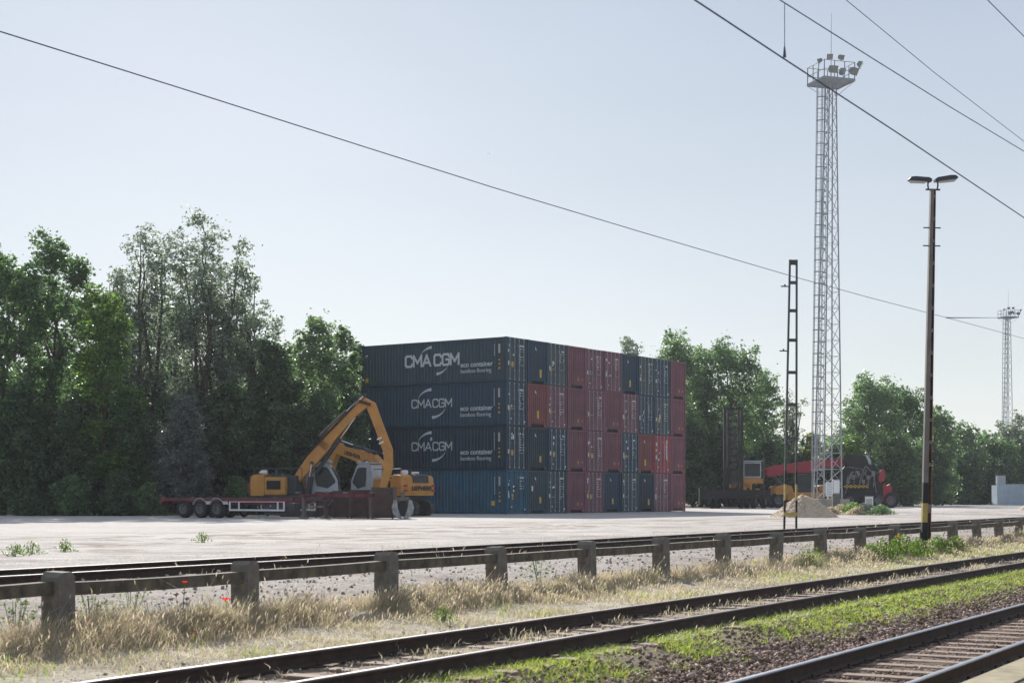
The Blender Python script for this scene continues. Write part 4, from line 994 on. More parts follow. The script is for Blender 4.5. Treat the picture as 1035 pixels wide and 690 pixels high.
M['sand'] = mat('tan_gravel', (.50,.385,.285), .95, var=.3, scale=9, bump=.8, stain=(.55,.47,.38), stain_amt=.5, stain_scale=2)
heap('gravel_heap', 'pinkish brown heap of sand and gravel in front of the floodlight tower', 'gravel heap', WX(812, 88), 88, 1.85, 1.9, 1.32, M['sand'], 3)
M['rub'] = mat('pale_rubble', (.40,.36,.32), .95, var=.35, scale=7, bump=.8)
heap('rubble_mound', 'low pale rubble mound overgrown with weeds beside the grey cabinet', 'rubble mound', WX(866, 104), 104, 2.2, 1.6, .75, M['rub'], 9, 6)
heap('spoil_heap', 'small dry yellowish heap at the right edge of the photo', 'spoil heap', WX(1046, 132), 132, 1.3, 1.3, 1.1, M['sand'], 14, 3)

# ---- floodlight towers
M['lat'] = mat('galvanised_lattice', (.34,.37,.40), .75, var=.12, scale=2, spec=.2)
M['lamp_glass'] = mat('floodlight_glass', (.30,.34,.32), .15, var=.1, spec=.8)
M['lampb'] = mat('floodlight_body', (.24,.26,.28), .5, metal=.2, var=.1)
def tower(label, x, y, H_, det=True, lean=.5):
    root = thing('floodlight_tower', label, 'floodlight tower', (x, y, 0), R(18), 'floodlight towers')
    root.rotation_euler = (0, R(lean), R(18))
    b0, b1 = .82, .30; z0 = .75; zt = H_-1.6
    def hw(z): return b0+(b1-b0)*(z-z0)/(zt-z0)
    mb = MB()
    for sx, sy in ((-1,-1),(1,-1),(1,1),(-1,1)): mb.tube((sx*b0, sy*b0, z0-.1), (sx*b1, sy*b1, zt), .065, .05, seg=8)
    mb.build('leg', M['lat'], root)
    mb = MB(); n = 26; z = z0; step = (zt-z0)/n
    for k in range(n):
        za, zb = z0+k*step, z0+(k+1)*step; a, b = hw(za), hw(zb)
        for (p, q) in (((-1,-1),(1,-1)), ((1,-1),(1,1)), ((1,1),(-1,1)), ((-1,1),(-1,-1))):
            s_ = 1 if k % 2 else -1
            if s_ > 0: mb.tube((p[0]*a, p[1]*a, za), (q[0]*b, q[1]*b, zb), .026, seg=5)
            else: mb.tube((q[0]*a, q[1]*a, za), (p[0]*b, p[1]*b, zb), .026, seg=5)
            if det and k < 26: mb.tube((p[0]*b, p[1]*b, zb), (q[0]*b, q[1]*b, zb), .018, seg=5)
    mb.build('bracing', M['lat'], root)
    # ladder with safety cage, left of the mast
    mb = MB(); lx0, lx1, ly = -1.56, -1.12, -.25
    for xx in (lx0+.0, lx1): mb.tube((xx+.0, ly, .3), (xx+.27, ly, zt+.3), .036, seg=6)
    k = .5
    while k < zt: f = (k-.3)/(zt)*.27; mb.tube((lx0+f, ly, k), (lx1+f, ly, k), .011, seg=5); k += .33
    k = 2.5
    while k < zt:
        f = (k-.3)/zt*.27; mb.tube((lx1+f, ly, k), (-hw(k), -hw(k)*.4, k), .02, seg=5); k += 3.2
    mb.build('ladder', M['lat'], root)
    mb = MB(); k = 3.2; pr = None
    def ring(k): f = (k-.3)/zt*.27; cx = (lx0+lx1)/2+f; return [(cx+.46*math.cos(R(a)), ly-.10-.42*math.sin(R(a))-.18, k) for a in range(-28, 209, 30)]
    while k < zt+.2:
        rg = ring(k); mb.path(rg, .045, seg=5)
        if pr:
            for j in (0, 2, 4, 5, 7): mb.tube(pr[j], rg[j], .024, seg=4)
        pr = rg; k += .92
    mb.build('safety_cage', M['lat'], root)
    # platform
    mb = MB(); pw = 1.35
    [mb.box(-pw+.06, pw-.06, -pw+.06+k*.13, -pw+.10+k*.13, zt, zt+.04) for k in range(20)]
    for s in (-1, 1): mb.box(-pw-.04, pw+.04, s*pw-.05, s*pw+.05, zt-.04, zt+.16); mb.box(s*pw-.05, s*pw+.05, -pw+.05, pw-.05, zt-.04, zt+.16)
    for sx in (-1, 1):
        for sy in (-1, 1): mb.tube((sx*b1, sy*b1, zt-1.1), (sx*pw, sy*pw, zt-.02), .02, seg=6)
    mb.build('platform', M['lat'], root)
    mb = MB()
    for s in (-1, 1):
        for zz in (zt+.75, zt+1.45):
            mb.tube((-pw, s*pw, zz), (pw, s*pw, zz), .025, seg=6); mb.tube((s*pw, -pw, zz), (s*pw, pw, zz), .025, seg=6)
        for q in (-1, -.33, .33, 1):
            mb.tube((q*pw, s*pw, zt), (q*pw, s*pw, zt+1.45), .038, seg=6); mb.tube((s*pw, q*pw, zt), (s*pw, q*pw, zt+1.45), .038, seg=6)
    mb.build('guard_rail', M['lat'], root)
    mb = MB(); mb.tube((0, 0, zt+.06), (0, 0, zt+1.3), .05); mb.tube((0, 0, zt+1.3), (0, 0, zt+5.6), .028, .012, seg=6); mb.build('antenna', M['lat'], root)
    for (fx, fy, fz, a, sc) in ((-1.55,-1.0,1.45,200,.6), (-.95,-1.45,1.7,250,.8), (-.55,-1.3,.8,265,1.1), (.1,-1.4,1.75,275,.75), (.55,-.9,.9,270,.7), (1.2,-1.45,.75,290,1.15), (1.8,-1.3,1.35,325,1.0), (1.5,.9,1.3,20,.8)):
        T = Matrix.Translation((fx, fy, zt+fz)) @ Matrix.Rotation(R(a), 4, 'Z') @ Matrix.Rotation(R(28), 4, 'Y')
        mb = MB(); mb.prism([(-.16*sc,-.13*sc),(-.12*sc,.16*sc),(.16*sc,.26*sc),(.16*sc,-.26*sc)], -.30*sc, .30*sc, M=T)
        mb.tube((fx, fy, zt+fz-.3), (fx, fy, zt+fz), .035, seg=6)
        f = mb.build('floodlight', M['lampb'], root)
        mb = MB(); mb.box(.161*sc, .175*sc, -.27*sc, .27*sc, -.23*sc, .23*sc, M=T); mb.build('lens', M['lamp_glass'], f)
    return root, zt
YW = 126.0
tw, zt_ = tower('nearer tall lattice floodlight tower with caged ladder, behind the gravel heap', WX(836.5, YW), YW, 35.6)
tower('distant floodlight tower rising behind the trees at the right edge', WX(1018.5, 300), 300, 36.5, False, .2)
mb = MB(); mb.cham(-1.35, 1.35, -1.1, 1.3, -.1, .95, .04); o = mb.build('footing', M['concb'], tw)
mb = MB(); mb.box(-.9, .25, -1.3, -1.24, 1.15, 2.25); mb.box(-.7, -.62, -1.235, -1.1, .9, 2.2); sg = mb.build('sign_board', M['white'], tw)
mb = MB()
for k in range(5): mb.box(-.78, .1-(k % 2)*.2, -1.306, -1.3015, 2.08-k*.19, 2.11-k*.19)
mb.build('marking', M['lampb'], sg)
p = WX(845, 122)
root = thing('electrical_cabinet', 'pale grey cabinet on a dark pillar beside the near floodlight tower foot', 'electrical cabinet', (p, 122, 0))
mb = MB(); mb.cham(-.28, .28, -.2, .2, 0, 1.35, .02); mb.build('pillar', mat('dark_pillar', (.13,.125,.12), .8, var=.2, scale=4), root)
mb = MB(); mb.cham(-.26, .26, -.2, .2, 1.36, 2.45, .02); cbx = mb.build('housing', M['grey_box'], root)
mb = MB(); mb.box(-.22, .22, -.212, -.2005, 1.42, 2.39); mb.build('door', M['white'], cbx)
root = thing('meter_box', 'small white box standing among the weeds right of the rubble mound', 'utility box', (WX(878.5, 106), 106, 0), R(-14))
mb = MB(); mb.cham(-.26, .26, -.22, .22, 0, 1.12, .02); mb.build('housing', M['white'], root)
mb = MB(); mb.box(-.29, .29, -.25, .25, 1.122, 1.17); mb.build('lid', M['grey_box'], root)
mb = MB(); mb.box(-.21, .21, -.232, -.2205, .15, 1.0); mb.build('door', M['grey_box'], root)

# ---- light pole with two lamps, in front of the fence
M['polegrey'] = mat('weathered_pole_grey', (.19,.178,.168), .8, var=.2, scale=3, stain=(.15,.12,.1), stain_amt=.4)
M['polebrown'] = mat('pole_rust_brown', (.20,.125,.10), .85, var=.3, scale=3)
M['pyel'] = mat('faded_yellow_band', (.44,.34,.11), .75, var=.15, scale=6)
M['pblk'] = mat('black_band', (.02,.02,.022), .75, var=.2)
M['lampshell'] = mat('lamp_shell_dark', (.06,.065,.085), .5, var=.1)
M['lampdif'] = mat('lamp_diffuser', (.52,.54,.55), .3, var=.05)
YL = 44.0; lp = thing('lamp_post', 'tall lamp post with two street lights and striped foot, in front of the fence', 'lamp post', (WX(935.5, YL), YL, -.30), 0)
lp.rotation_euler = (0, R(1.15), R(0))
HP = WZ(192, YL)+.30
mb = MB()
def taper(mb, x0, x1, x0t, x1t, y0, y1, z0, z1):
    mb.add([(x0,y0,z0),(x1,y0,z0),(x1,y1,z0),(x0,y1,z0),(x0t,y0,z1),(x1t,y0,z1),(x1t,y1,z1),(x0t,y1,z1)], [(0,3,2,1),(4,5,6,7),(0,1,5,4),(1,2,6,5),(2,3,7,6),(3,0,4,7)])
def fr(z): return z/HP
def xl(z): return -.128+.058*fr(z)
def xr(z): return .128-.058*fr(z)
def xm(z): return .03
zs_ = [0, .75, 1.28, 1.85, HP]; ms = ['pblk','pblk','pyel','pblk','polegrey']
for i, (a, b) in enumerate(zip(zs_[:-1], zs_[1:])):
    mb = MB(); taper(mb, xl(a), .018, xl(b), .018, -.08, .08, a, b); mb.build('pole_section', M[['pblk','pyel','pblk','polegrey'][i]], lp)
mb = MB(); taper(mb, xr(0)-.02, xr(0), xr(HP)-.02, xr(HP), -.08, .08, 0, HP); taper(mb, .019, xr(0)-.021, .019, xr(HP)-.021, .045, .075, 0, HP); mb.build('channel', M['polebrown'], lp)
mb = MB(); z = 2.3
while z < HP: mb.box(.019, xr(z)-.021, -.083, -.06, z, z+.10); z += .62
mb.box(.019, xr(1)-.021, -.083, -.06, 1.0, 1.25); mb.build('batten_plate', mat('dull_batten', (.20,.165,.15), .8), lp)
mb = MB()
for z in (HP-1.05, HP-1.55): mb.bar((-.24, 0, z), (.24, 0, z), .03, .03)
mb.bar((-.2, 0, HP+.01), (.2, 0, HP+.01), .05, .04); mb.build('step_bolt', M['dgrey'], lp)
for s, tilt in ((-1, 2), (1, 9)):
    mb = MB(); mb.path([(s*.12, 0, HP), (s*.14, 0, HP+.14), (s*.13, 0, HP+.22)], .022); br = mb.build('lamp_bracket', M['dgrey'], lp)
    T = Matrix.Translation((s*.05, 0, HP+.22)) @ Matrix.Rotation(R(-tilt*s), 4, 'Y') @ Matrix.Diagonal((s, 1, 1, 1))
    mb = MB(); mb.prism([(0,0),(0,.07),(.08,.11),(.45,.12),(.58,.10),(.64,.03),(.62,0)], -.11, .11, M=T); sh = mb.build('street_light', M['lampshell'], lp)
    mb = MB(); mb.prism([(.12,-.003),(.60,-.003),(.56,-.05),(.16,-.04)], -.09, .09, M=T); mb.build('lamp_diffuser', M['lampdif'], sh)
# ---- ladder-like signal mast beyond the yard track
M['mgreen'] = mat('dull_green_mast_paint', (.065,.082,.078), .6, var=.2, scale=3)
YM = 56.5; ms_ = thing('ladder_mast', 'narrow twin-legged steel mast with cross plates and striped yellow and black foot', 'mast', (WX(798.7, YM), YM, -.02), 0)
ms_.rotation_euler = (0, R(.65), 0)
HM = WZ(262, YM)
def mx_(z): return .215-.095*(z/HM)
for s in (-1, 1):
    for i, (a, b, m_) in enumerate(((0,.52,'pblk'),(.52,.60,'pyel'),(.60,1.05,'pblk'),(1.05,1.62,'pyel'),(1.62,2.1,'pblk'),(2.1,HM,'mgreen'))):
        mb = MB(); c0, c1 = s*mx_(a), s*mx_(b); taper(mb, c0-.033, c0+.033, c1-.033, c1+.033, -.05, .05, a, b); mb.build('leg', M[m_], ms_)
for z in (3.2, 4.4, 5.55, 6.7, 7.75, 8.75): mb = MB(); mb.box(-mx_(z)+.034, mx_(z)-.034, -.045, .045, z, z+.11); mb.build('cross_plate', M['mgreen'], ms_)
mb = MB(); mb.box(-mx_(HM)+.034, mx_(HM)-.034, -.045, .045, HM-.18, HM-.002); mb.build('cross_plate', M['mgreen'], ms_)
mb = MB(); mb.box(-mx_(.6)-.02, mx_(.6)+.02, -.06, -.051, .48, .62); mb.build('cross_bar', M['pyel'], ms_)
mb = MB()
for z in (HM-.95, HM-3.25): mb.bar((-mx_(z)-.30, 0, z), (-mx_(z)-.04, 0, z), .05, .04); mb.tube((-mx_(z)-.16, 0, z-.01), (-mx_(z)-.16, 0, z+.07), .03)
mb.build('bracket', M['mgreen'], ms_)

# ---- overhead wires
M['wire'] = mat('dark_wire', (.10,.10,.17), .6, var=.05)
def Yat(px, D): return 1600*D/(CT*(1440-px))
def wpt(px, py, D):
    Y = Yat(px, D); return (WX(px, Y), Y, WZ(py, Y))
def wire(label, pts, D, r, ext0=1.0, ext1=1.0, parent=None, cat='overhead wire'):
    ps = [Vector(wpt(px, py, D)) for px, py in pts]
    ps = [ps[0]+(ps[0]-ps[1]).normalized()*ext0]+ps+[ps[-1]+(ps[-1]-ps[-2]).normalized()*ext1]
    mb = MB(); mb.path(ps, r, seg=6); o = mb.build('overhead_wire', M['wire'], parent)
    if not parent: tag(o, label, cat, 'overhead wires')
    return o, ps
cw_, _ = wire('thick contact wire of the nearest track, lowest at the top right', [(702,0),(793,60),(905,133),(1035,220)], 5.03, .0072, 8, 14)
wire('messenger wire above the thick contact wire, second wire from the top right tower', [(788,0),(880,58),(960,108),(1035,153)], 5.03, .0055, 8, 14)
wire('thin upper wire crossing the top right of the sky above the messenger wire', [(855,0),(945,74),(1035,143)], 8.8, .0065, 8, 20)
wire('short thin wire cutting the very top right corner of the sky', [(998,0),(1035,37)], 5.03, .006, 8, 20)
w1, _ = wire('long thin wire descending from the upper left across the whole sky to the right', [(0,32),(185,90),(370,149),(500,190),(650,235),(800,279),(880,301),(957,321),(1035,342)], 20.0, .0125, 25, 10)
a = Vector(wpt(957, 321, 20.0)); b = Vector((WX(1015, 290), 290, WZ(321, 290)))
mb = MB(); mb.tube(a-(b-a).normalized()*.1, a+(b-a).normalized()*.45, .035, seg=8)
tag(mb.build('insulator', M['wire']), 'small dark insulator where the long thin wire branches, right of the lamp post', 'insulator')
mb = MB(); mb.path([a, a+(b-a)*.35, b], .03, seg=5); tag(mb.build('overhead_wire', M['wire']), 'thin level wire running from the insulator to the distant floodlight tower', 'overhead wire', 'overhead wires')
a = Vector(wpt(793, 57, 5.03)); b = Vector(wpt(793, 4, 5.03))
mb = MB(); mb.tube(a, b, .0035, seg=5); mb.tube(a-Vector((0,0,.01)), a+Vector((0,0,.09)), .016, .006, seg=6)
tag(mb.build('dropper_wire', M['wire']), 'thin vertical dropper with a clamp on the thick contact wire', 'dropper wire')

# ---- short white contrail high in the sky
M['trail'] = leafmat('white_vapour', [(.9,.9,.92), (.92,.92,.94)], trans=.95, tint=(1,1,1))
YC = 3000.0; a = Vector((WX(492.6, YC), YC, WZ(156, YC))); b = Vector((WX(495, YC), YC+60, WZ(148, YC)))
mb = MB(); mb.tube(a, b, 1.0, 2.0, seg=8); o = tag(mb.build('contrail', M['trail']), 'tiny white contrail high in the middle of the sky', 'contrail')

# ---- poppies and weeds
M['poppy'] = leafmat('poppy_red', [(.66,.04,.02), (.72,.06,.03)], trans=.5, tint=(1.3,1,1)); M['poppyd'] = mat('poppy_dark_red', (.20,.015,.025), .6, var=.1)
def poppy(px, py, D, dark, label, sc=1.0):
    t_ = (Yat(px, D)-ST*D)/CT; Y = Yat(px, D); g = float(prof(D)); zz = WZ(py, Y)-g
    root = thing('poppy', label, 'poppy', (WX(px, Y), Y, g), random.Random(px).uniform(0, 6), 'poppies by the fence')
    mb = MB(); mb.path([(0,0,-.02), (.02,.01,zz*.6), (0,0,zz)], .0035, seg=5); mb.build('stem', M['weed'], root)
    mb = MB(); n = 10; r = .042*sc
    for q in range(4):
        a0 = q*math.pi/2; vs = [(0,0,zz)]
        for i in range(7):
            a = a0-.75+1.5*i/6; vs.append((r*math.cos(a), r*math.sin(a), zz+.030*sc+.008*math.sin(i*2.1+q)))
        mb.add(vs, [(0, i, i+1) for i in range(1, 7)])
    mb.tube((0,0,zz-.004), (0,0,zz+.012), .010, .008, seg=6)
    mb.build('petal', M['poppyd' if dark else 'poppy'], root)
poppy(187, 589, 11.9, False, 'red poppy on a long stem, highest of the poppies left of the second fence post', .7)
poppy(186, 600, 11.95, True, 'dark red poppy head just below the highest poppy', .7)
poppy(178, 602, 11.9, True, 'dark red poppy head, leftmost of the poppies', .7)
poppy(189, 606, 11.85, True, 'dark red poppy head, lowest of the cluster of four', .6)
poppy(228, 607, 11.8, False, 'large bright red poppy touching the second fence post from the left', 1.2)
poppy(194, 641, 11.5, False, 'faded red poppy low in the dry grass', .7)
poppy(908, 543, 11.9, False, 'bright red poppy in front of a fence post left of the lamp post', 1.7)
for k, (px, D, h, s_, dn, lab) in enumerate([
    (880, 11.6, .42, .055, 1.6, 'leafy green weeds at the fence, far left of the lamp post'), (893, 11.4, .55, .06, 2.0, 'bushy green weed clump left of the lamp post foot'),
    (912, 11.5, .60, .06, 2.2, 'tallest green weed clump just left of the lamp post foot'), (928, 11.3, .5, .06, 2.0, 'green weed clump at the lamp post foot'),
    (948, 11.4, .52, .06, 2.0, 'green weed clump right of the lamp post foot'), (965, 11.5, .45, .06, 1.6, 'lower green weeds further right of the lamp post'),
    (448, 10.9, .20, .03, .6, 'small bright green sprig in front of the dry grass'), (133, 12.9, .42, .03, .5, 'spindly green weed behind the fence beam, right of the first post'),
    (92, 13.2, .35, .028, .35, 'thin green weed behind the fence beside the first post'), (15, 12.6, .45, .03, .5, 'green weed at the left edge of the photo by the fence'),
    (545, 12.8, .45, .03, .5, 'yellowish weed behind the fence between two middle posts'), (820, 11.6, .5, .04, 1.3, 'brown-green weed clump under the fence right of the striped mast')]):
    Y = Yat(px, D); t_ = (Y-ST*D)/CT; weedpatch(D, t_, h, s_, 100+k, lab, dens=dn)
for k, (px, D, lab) in enumerate([(15, 24, 'green weed at the yard edge, leftmost'), (32, 24.5, 'green weed at the yard edge, second from the left'), (66, 25, 'small upright green weed at the yard edge'), (205, 27, 'lonely tiny weed in the yard')]):
    Y = Yat(px, D); weedpatch(D, (Y-ST*D)/CT, .28, .05, 130+k, lab, M['weed'], .4)

# ------------------------------------------------------------ trees
M['bark'] = mat('grey_brown_bark', (.09,.075,.06), .9, var=.3, scale=6, bump=.5)
M['lf_oak'] = leafmat('broad_leaf_green', [(0.036,0.072,0.042), (0.075,0.137,0.062), (0.124,0.208,0.088), (0.055,0.098,0.055), (0.182,0.273,0.124)], trans=0.46, tint=(1.6,1.75,1.15), rough=.42)  # leaf tones spread wide to paint lit leaves and dark gaps into the colour
M['lf_bright'] = leafmat('bright_leaf_green', [(0.050,0.100,0.032), (0.100,0.180,0.050), (0.150,0.240,0.065), (0.065,0.115,0.042)], trans=0.5, tint=(1.65,1.75,.85), rough=.42)
M['lf_silver'] = leafmat('silvery_poplar_leaf', [(0.114,0.156,0.134), (0.192,0.240,0.204), (0.288,0.336,0.288), (0.090,0.126,0.098), (0.408,0.450,0.402)], trans=0.46, tint=(1.4,1.45,1.08), rough=.42)
M['lf_dark'] = leafmat('dark_leaf_green', [(0.035,0.064,0.043), (0.070,0.116,0.067), (0.113,0.174,0.096), (0.049,0.081,0.055), (0.181,0.254,0.142)], trans=0.42, tint=(1.55,1.7,1.15), rough=.42)  # same wide spread: bright leaves against shaded gaps, put in the colour
M['lf_grey'] = leafmat('feathery_grey_green', [(0.092,0.115,0.108), (0.144,0.168,0.156), (0.196,0.218,0.205)], trans=0.32, tint=(1.25,1.3,1.05), rough=.42)
M['lf_yel'] = leafmat('yellow_green_leaf', [(.11,.16,.025), (.16,.21,.035), (.12,.15,.04)], trans=.45, tint=(1.6,1.5,.5))
M['lf_mid'] = leafmat('mid_leaf_green', [(0.065,0.119,0.069), (0.125,0.200,0.100), (0.188,0.269,0.138), (0.094,0.144,0.088), (0.237,0.325,0.175)], trans=0.48, tint=(1.5,1.65,1.15), rough=.42)

def limb(mb, p0, p1, r0, r1, rs, n=4, wob=.06):
    p0 = Vector(p0); p1 = Vector(p1); L = (p1-p0).length; pr = p0; rp = r0
    for i in range(1, n+1):
        f = i/n; q = p0.lerp(p1, f)+Vector((rs.normal(), rs.normal(), rs.normal()*.4))*L*wob*(0 if i == n else 1)
        q.z += L*.06*math.sin(f*math.pi); r = r0+(r1-r0)*f; mb.tube(pr, q, rp, r, seg=6, cap=False); pr = q; rp = r
def tree(label, px, topy, hw, Y, kind, mat_, seed, n=12000, leaf=.17, base=.12, name='tree', cat='tree', group='trees around the yard', dens=1.0, ground=0.0):
    rs = np.random.RandomState(seed); H_ = WZ(topy, Y)-ground; RR = hw/1600*Y; n = int(n*1.25); leaf *= 1.22
    root = thing(name, label, cat, (WX(px, Y), Y, ground), 0, group)
    lobes = []; mb = MB(); tr = .010*H_+.08
    if kind == 'broad':
        nl = 30
        mb.path([(0,0,-.1), (RR*.03,0,H_*.15)], tr*1.15, seg=9); limb(mb, (RR*.03,0,H_*.15), (rs.normal()*RR*.08, rs.normal()*RR*.08, H_*.78), tr*1.05, tr*.2, rs, 6, .02)
        for i in range(nl):
            f = (i+.5)/nl; z = H_*(.12+.74*f+rs.uniform(-.04,.04)); env = math.sqrt(max(0.05, 1-((z/H_-.46)/.56)**2))
            a = i*2.4+rs.uniform(-.5,.5); rr = RR*env*rs.uniform(.30,.80); sz = RR*rs.uniform(.26,.44)*(1-.15*f)
            c = (rr*math.cos(a), rr*math.sin(a), z); lobes.append((c, sz, sz*rs.uniform(.8,1.15)))
            limb(mb, (0, 0, max(H_*.12, z-rr*1.1-H_*.06)), c, tr*.36, tr*.07, rs, 4, .05)
        for i in range(8): a = i*2.4; lobes.append(((math.cos(a)*RR*rs.uniform(.1,.5), math.sin(a)*RR*rs.uniform(.1,.5), H_*(.80+.02*i)), RR*rs.uniform(.22,.30), RR*.26))
    elif kind == 'poplar':
        ns = 6
        for s in range(ns):
            a = s*1.257+rs.uniform(-.4,.4); off = RR*rs.uniform(.35,.75) if s else 0; tz = H_*(1 if s == 0 else rs.uniform(.78,.97))
            top = Vector((off*math.cos(a), off*math.sin(a), tz*.95)); limb(mb, (off*.15*math.cos(a), off*.15*math.sin(a), -.1), top, tr*.85, tr*.10, rs, 8, .012)
            for k in range(14):
                f = .25+.75*k/13; z = tz*f; w_ = RR*.62*math.sin(math.pi*min(1, .20+.70*f))**.7; b = rs.uniform(0, 6.28)
                c = (top.x*f+math.cos(b)*w_*.75, top.y*f+math.sin(b)*w_*.75, z); lobes.append((c, RR*.33*rs.uniform(.7,1.25)*(1.12-.35*f), RR*.42*rs.uniform(.7,1.2)*(1.1-.35*f)))
                limb(mb, (top.x*f*.9, top.y*f*.9, max(.5, z-w_*1.5)), c, tr*.14, tr*.035, rs, 3, .04)
    elif kind == 'bush':
        for i in range(20):
            a = i*2.4; f = (i+.5)/20; z = H_*(.08+.78*f); rr = RR*.75*math.sqrt(max(.05, 1-f**1.8))*rs.uniform(.3,1); sz = RR*rs.uniform(.30,.46)*(1.05-.4*f)
            c = (rr*math.cos(a), rr*math.sin(a), z); lobes.append((c, sz, sz*1.0)); limb(mb, (0,0,-.05), c, .05+.008*H_, .015, rs, 3, .05)
    mb.build('trunk', M['bark'], root)
    vol = np.array([s*s*h for _, s, h in lobes])**.8; vol /= vol.sum(); cx, cy, cz_ = [], [], []
    for (c, s, h), v in zip(lobes, vol):
        nc = 26; m = int(n*v*dens/nc)+1
        u = rs.normal(size=(nc, 3)); u /= np.linalg.norm(u, axis=1)[:, None]; r = rs.uniform(.15, 1.0, nc)[:, None]**.6; sub = u*r*np.array([s, s, h])+np.array(c)
        cr_ = s*rs.uniform(.16, .42, nc)
        q = rs.normal(size=(nc, m, 3)); q = q/(np.linalg.norm(q, axis=2)[:, :, None]+1e-6)*rs.rand(nc, m, 1)**.45
        p = sub[:, None, :]+q*cr_[:, None, None]*np.array([1.45, 1.45, .85]); p = p.reshape(-1, 3)
        cx.append(p[:, 0]); cy.append(p[:, 1]); cz_.append(p[:, 2])
        m2 = int(n*v*.14)                                 # loose leaves between the clumps and outside them
        q = rs.normal(size=(m2, 3))*np.array([s, s, h])*.5+np.array(c); cx.append(q[:, 0]); cy.append(q[:, 1]); cz_.append(q[:, 2])
    cx, cy, cz_ = map(np.concatenate, (cx, cy, cz_)); cz_ = cz_*(H_/np.percentile(cz_, 99.8)); k = cz_ > .05
    leaves('crown', cx[k], cy[k], cz_[k], M[mat_], leaf, seed+1, root, flat=.25, asp=.62)
    return root
T = tree
# left wood, front row
T('dark broadleaf tree cut by the left edge of the photo', 2, 250, 52, 97, 'broad', 'lf_oak', 1, 17000)
T('dark green broadleaf tree with ragged top, second from the left edge', 55, 238, 46, 101, 'broad', 'lf_oak', 2, 17000)
T('shorter bright green tree between the dark tree and the silvery poplars', 104, 290, 42, 97, 'broad', 'lf_bright', 3, 14000)
T('silvery poplar with airy crown, left of the tallest poplar', 142, 230, 46, 108, 'poplar', 'lf_silver', 4, 21000, .16)
T('tallest silvery poplar in the left wood, its tip the highest of all', 208, 219, 48, 107, 'poplar', 'lf_silver', 5, 24000, .16)
T('silvery poplar leaning out on the right flank of the tallest poplar', 248, 268, 36, 109, 'poplar', 'lf_silver', 6, 15000, .16)
T('rounded green tree right behind the tall excavator boom', 318, 321, 58, 106, 'bush', 'lf_mid', 7, 20000)
T('dark green tree between the poplars and the rounded tree behind the boom', 276, 345, 34, 104, 'broad', 'lf_dark', 8, 14000)
T('green tree dome between the rounded tree and the container stack', 346, 331, 34, 109, 'bush', 'lf_mid', 16, 12000)
T('dark tree half hidden behind the left edge of the container stack', 366, 348, 26, 116, 'broad', 'lf_dark', 9, 9000)
T('large feathery grey-green bush behind the trailer wheels', 187, 400, 38, 95.5, 'bush', 'lf_grey', 10, 17000, .13, name='bush', cat='bush')
# lower dark trees filling the foot of the left wood
for i, (px, ty, hw, Y, m, lab) in enumerate([
  (20, 385, 40, 95.5, 'lf_dark', 'low dark tree at the foot of the wood, at the far left'), (75, 400, 38, 96, 'lf_dark', 'low dark tree at the foot of the wood, left of the bright green one'),
  (128, 395, 34, 97, 'lf_oak', 'low green tree left of the feathery grey bush'), (232, 385, 36, 99, 'lf_dark', 'low dark tree right of the feathery grey bush'),
  (275, 405, 36, 100, 'lf_dark', 'low dark tree above the body of the front excavator'), (318, 400, 36, 102, 'lf_dark', 'low dark tree behind the front excavator boom'), (358, 400, 26, 104, 'lf_dark', 'low dark tree behind the rear excavator cab')]):
    T(lab, px, ty, hw, Y, 'bush', m, 30+i, 12000, .17, name='bush', cat='bush', group='low trees at the foot of the left wood')
for i, (px, ty, hw, Y, m, lab) in enumerate([
  (30, 490, 26, 94, 'lf_dark', 'low shrub at the left yard edge, first from the left'), (72, 480, 24, 94.3, 'lf_mid', 'low shrub at the left yard edge, second from the left'), (120, 478, 26, 94.5, 'lf_dark', 'low shrub at the left yard edge, left of the trailer rear'),
  (150, 488, 18, 94.3, 'lf_mid', 'small pale shrub just left of the trailer rear'), (240, 482, 17, 96.5, 'lf_mid', 'small green shrub left of the front excavator body')]):
    T(lab, px, ty, hw, Y, 'bush', m, 50+i, 5000, .14, name='shrub', cat='shrub', group='shrubs at the left yard edge')
# second row
for i, (px, ty, hw, Y, kd, m, lab) in enumerate([
  (-40, 262, 50, 112, 'broad', 'lf_oak', 'back-row tree beyond the left edge'), (30, 275, 50, 116, 'broad', 'lf_dark', 'back-row dark tree behind the leftmost two trees'), (92, 300, 46, 118, 'broad', 'lf_mid', 'back-row tree behind the bright green tree'),
  (175, 300, 50, 120, 'broad', 'lf_dark', 'back-row dark tree between the trunks of the poplars'), (240, 330, 44, 121, 'broad', 'lf_dark', 'back-row dark tree right of the tallest poplar'), (300, 352, 40, 122, 'broad', 'lf_oak', 'back-row tree behind the rounded tree')]):
    T(lab, px, ty, hw, Y, kd, m, 70+i, 10000, .22, group='back row of the left wood')
# right wood
T('small treetop showing above the container stack, left of the larger crowns', 637, 342, 26, 178, 'broad', 'lf_silver', 90, 9000, .20)
T('large tree with pale green top just right of the container stack', 682, 338, 44, 172, 'broad', 'lf_mid', 91, 17000, .23)
T('large dark tree behind the black container handler mast', 738, 345, 46, 174, 'broad', 'lf_oak', 92, 17000, .23)
T('green crown filling the gap just right of the stack top', 708, 352, 34, 176, 'bush', 'lf_mid', 17, 12000, .23)
T('slimmer tree left of the ladder mast', 772, 374, 30, 180, 'broad', 'lf_mid', 93, 9000, .22)
T('thin airy tree seen through the ladder mast', 797, 396, 17, 186, 'poplar', 'lf_silver', 94, 2600, .22)
T('low yellowish green tree between the ladder mast and the floodlight tower', 822, 438, 22, 184, 'bush', 'lf_yel', 95, 6500, .22)
T('broad light green tree right of the near floodlight tower', 880, 380, 44, 180, 'broad', 'lf_mid', 96, 18000, .23)
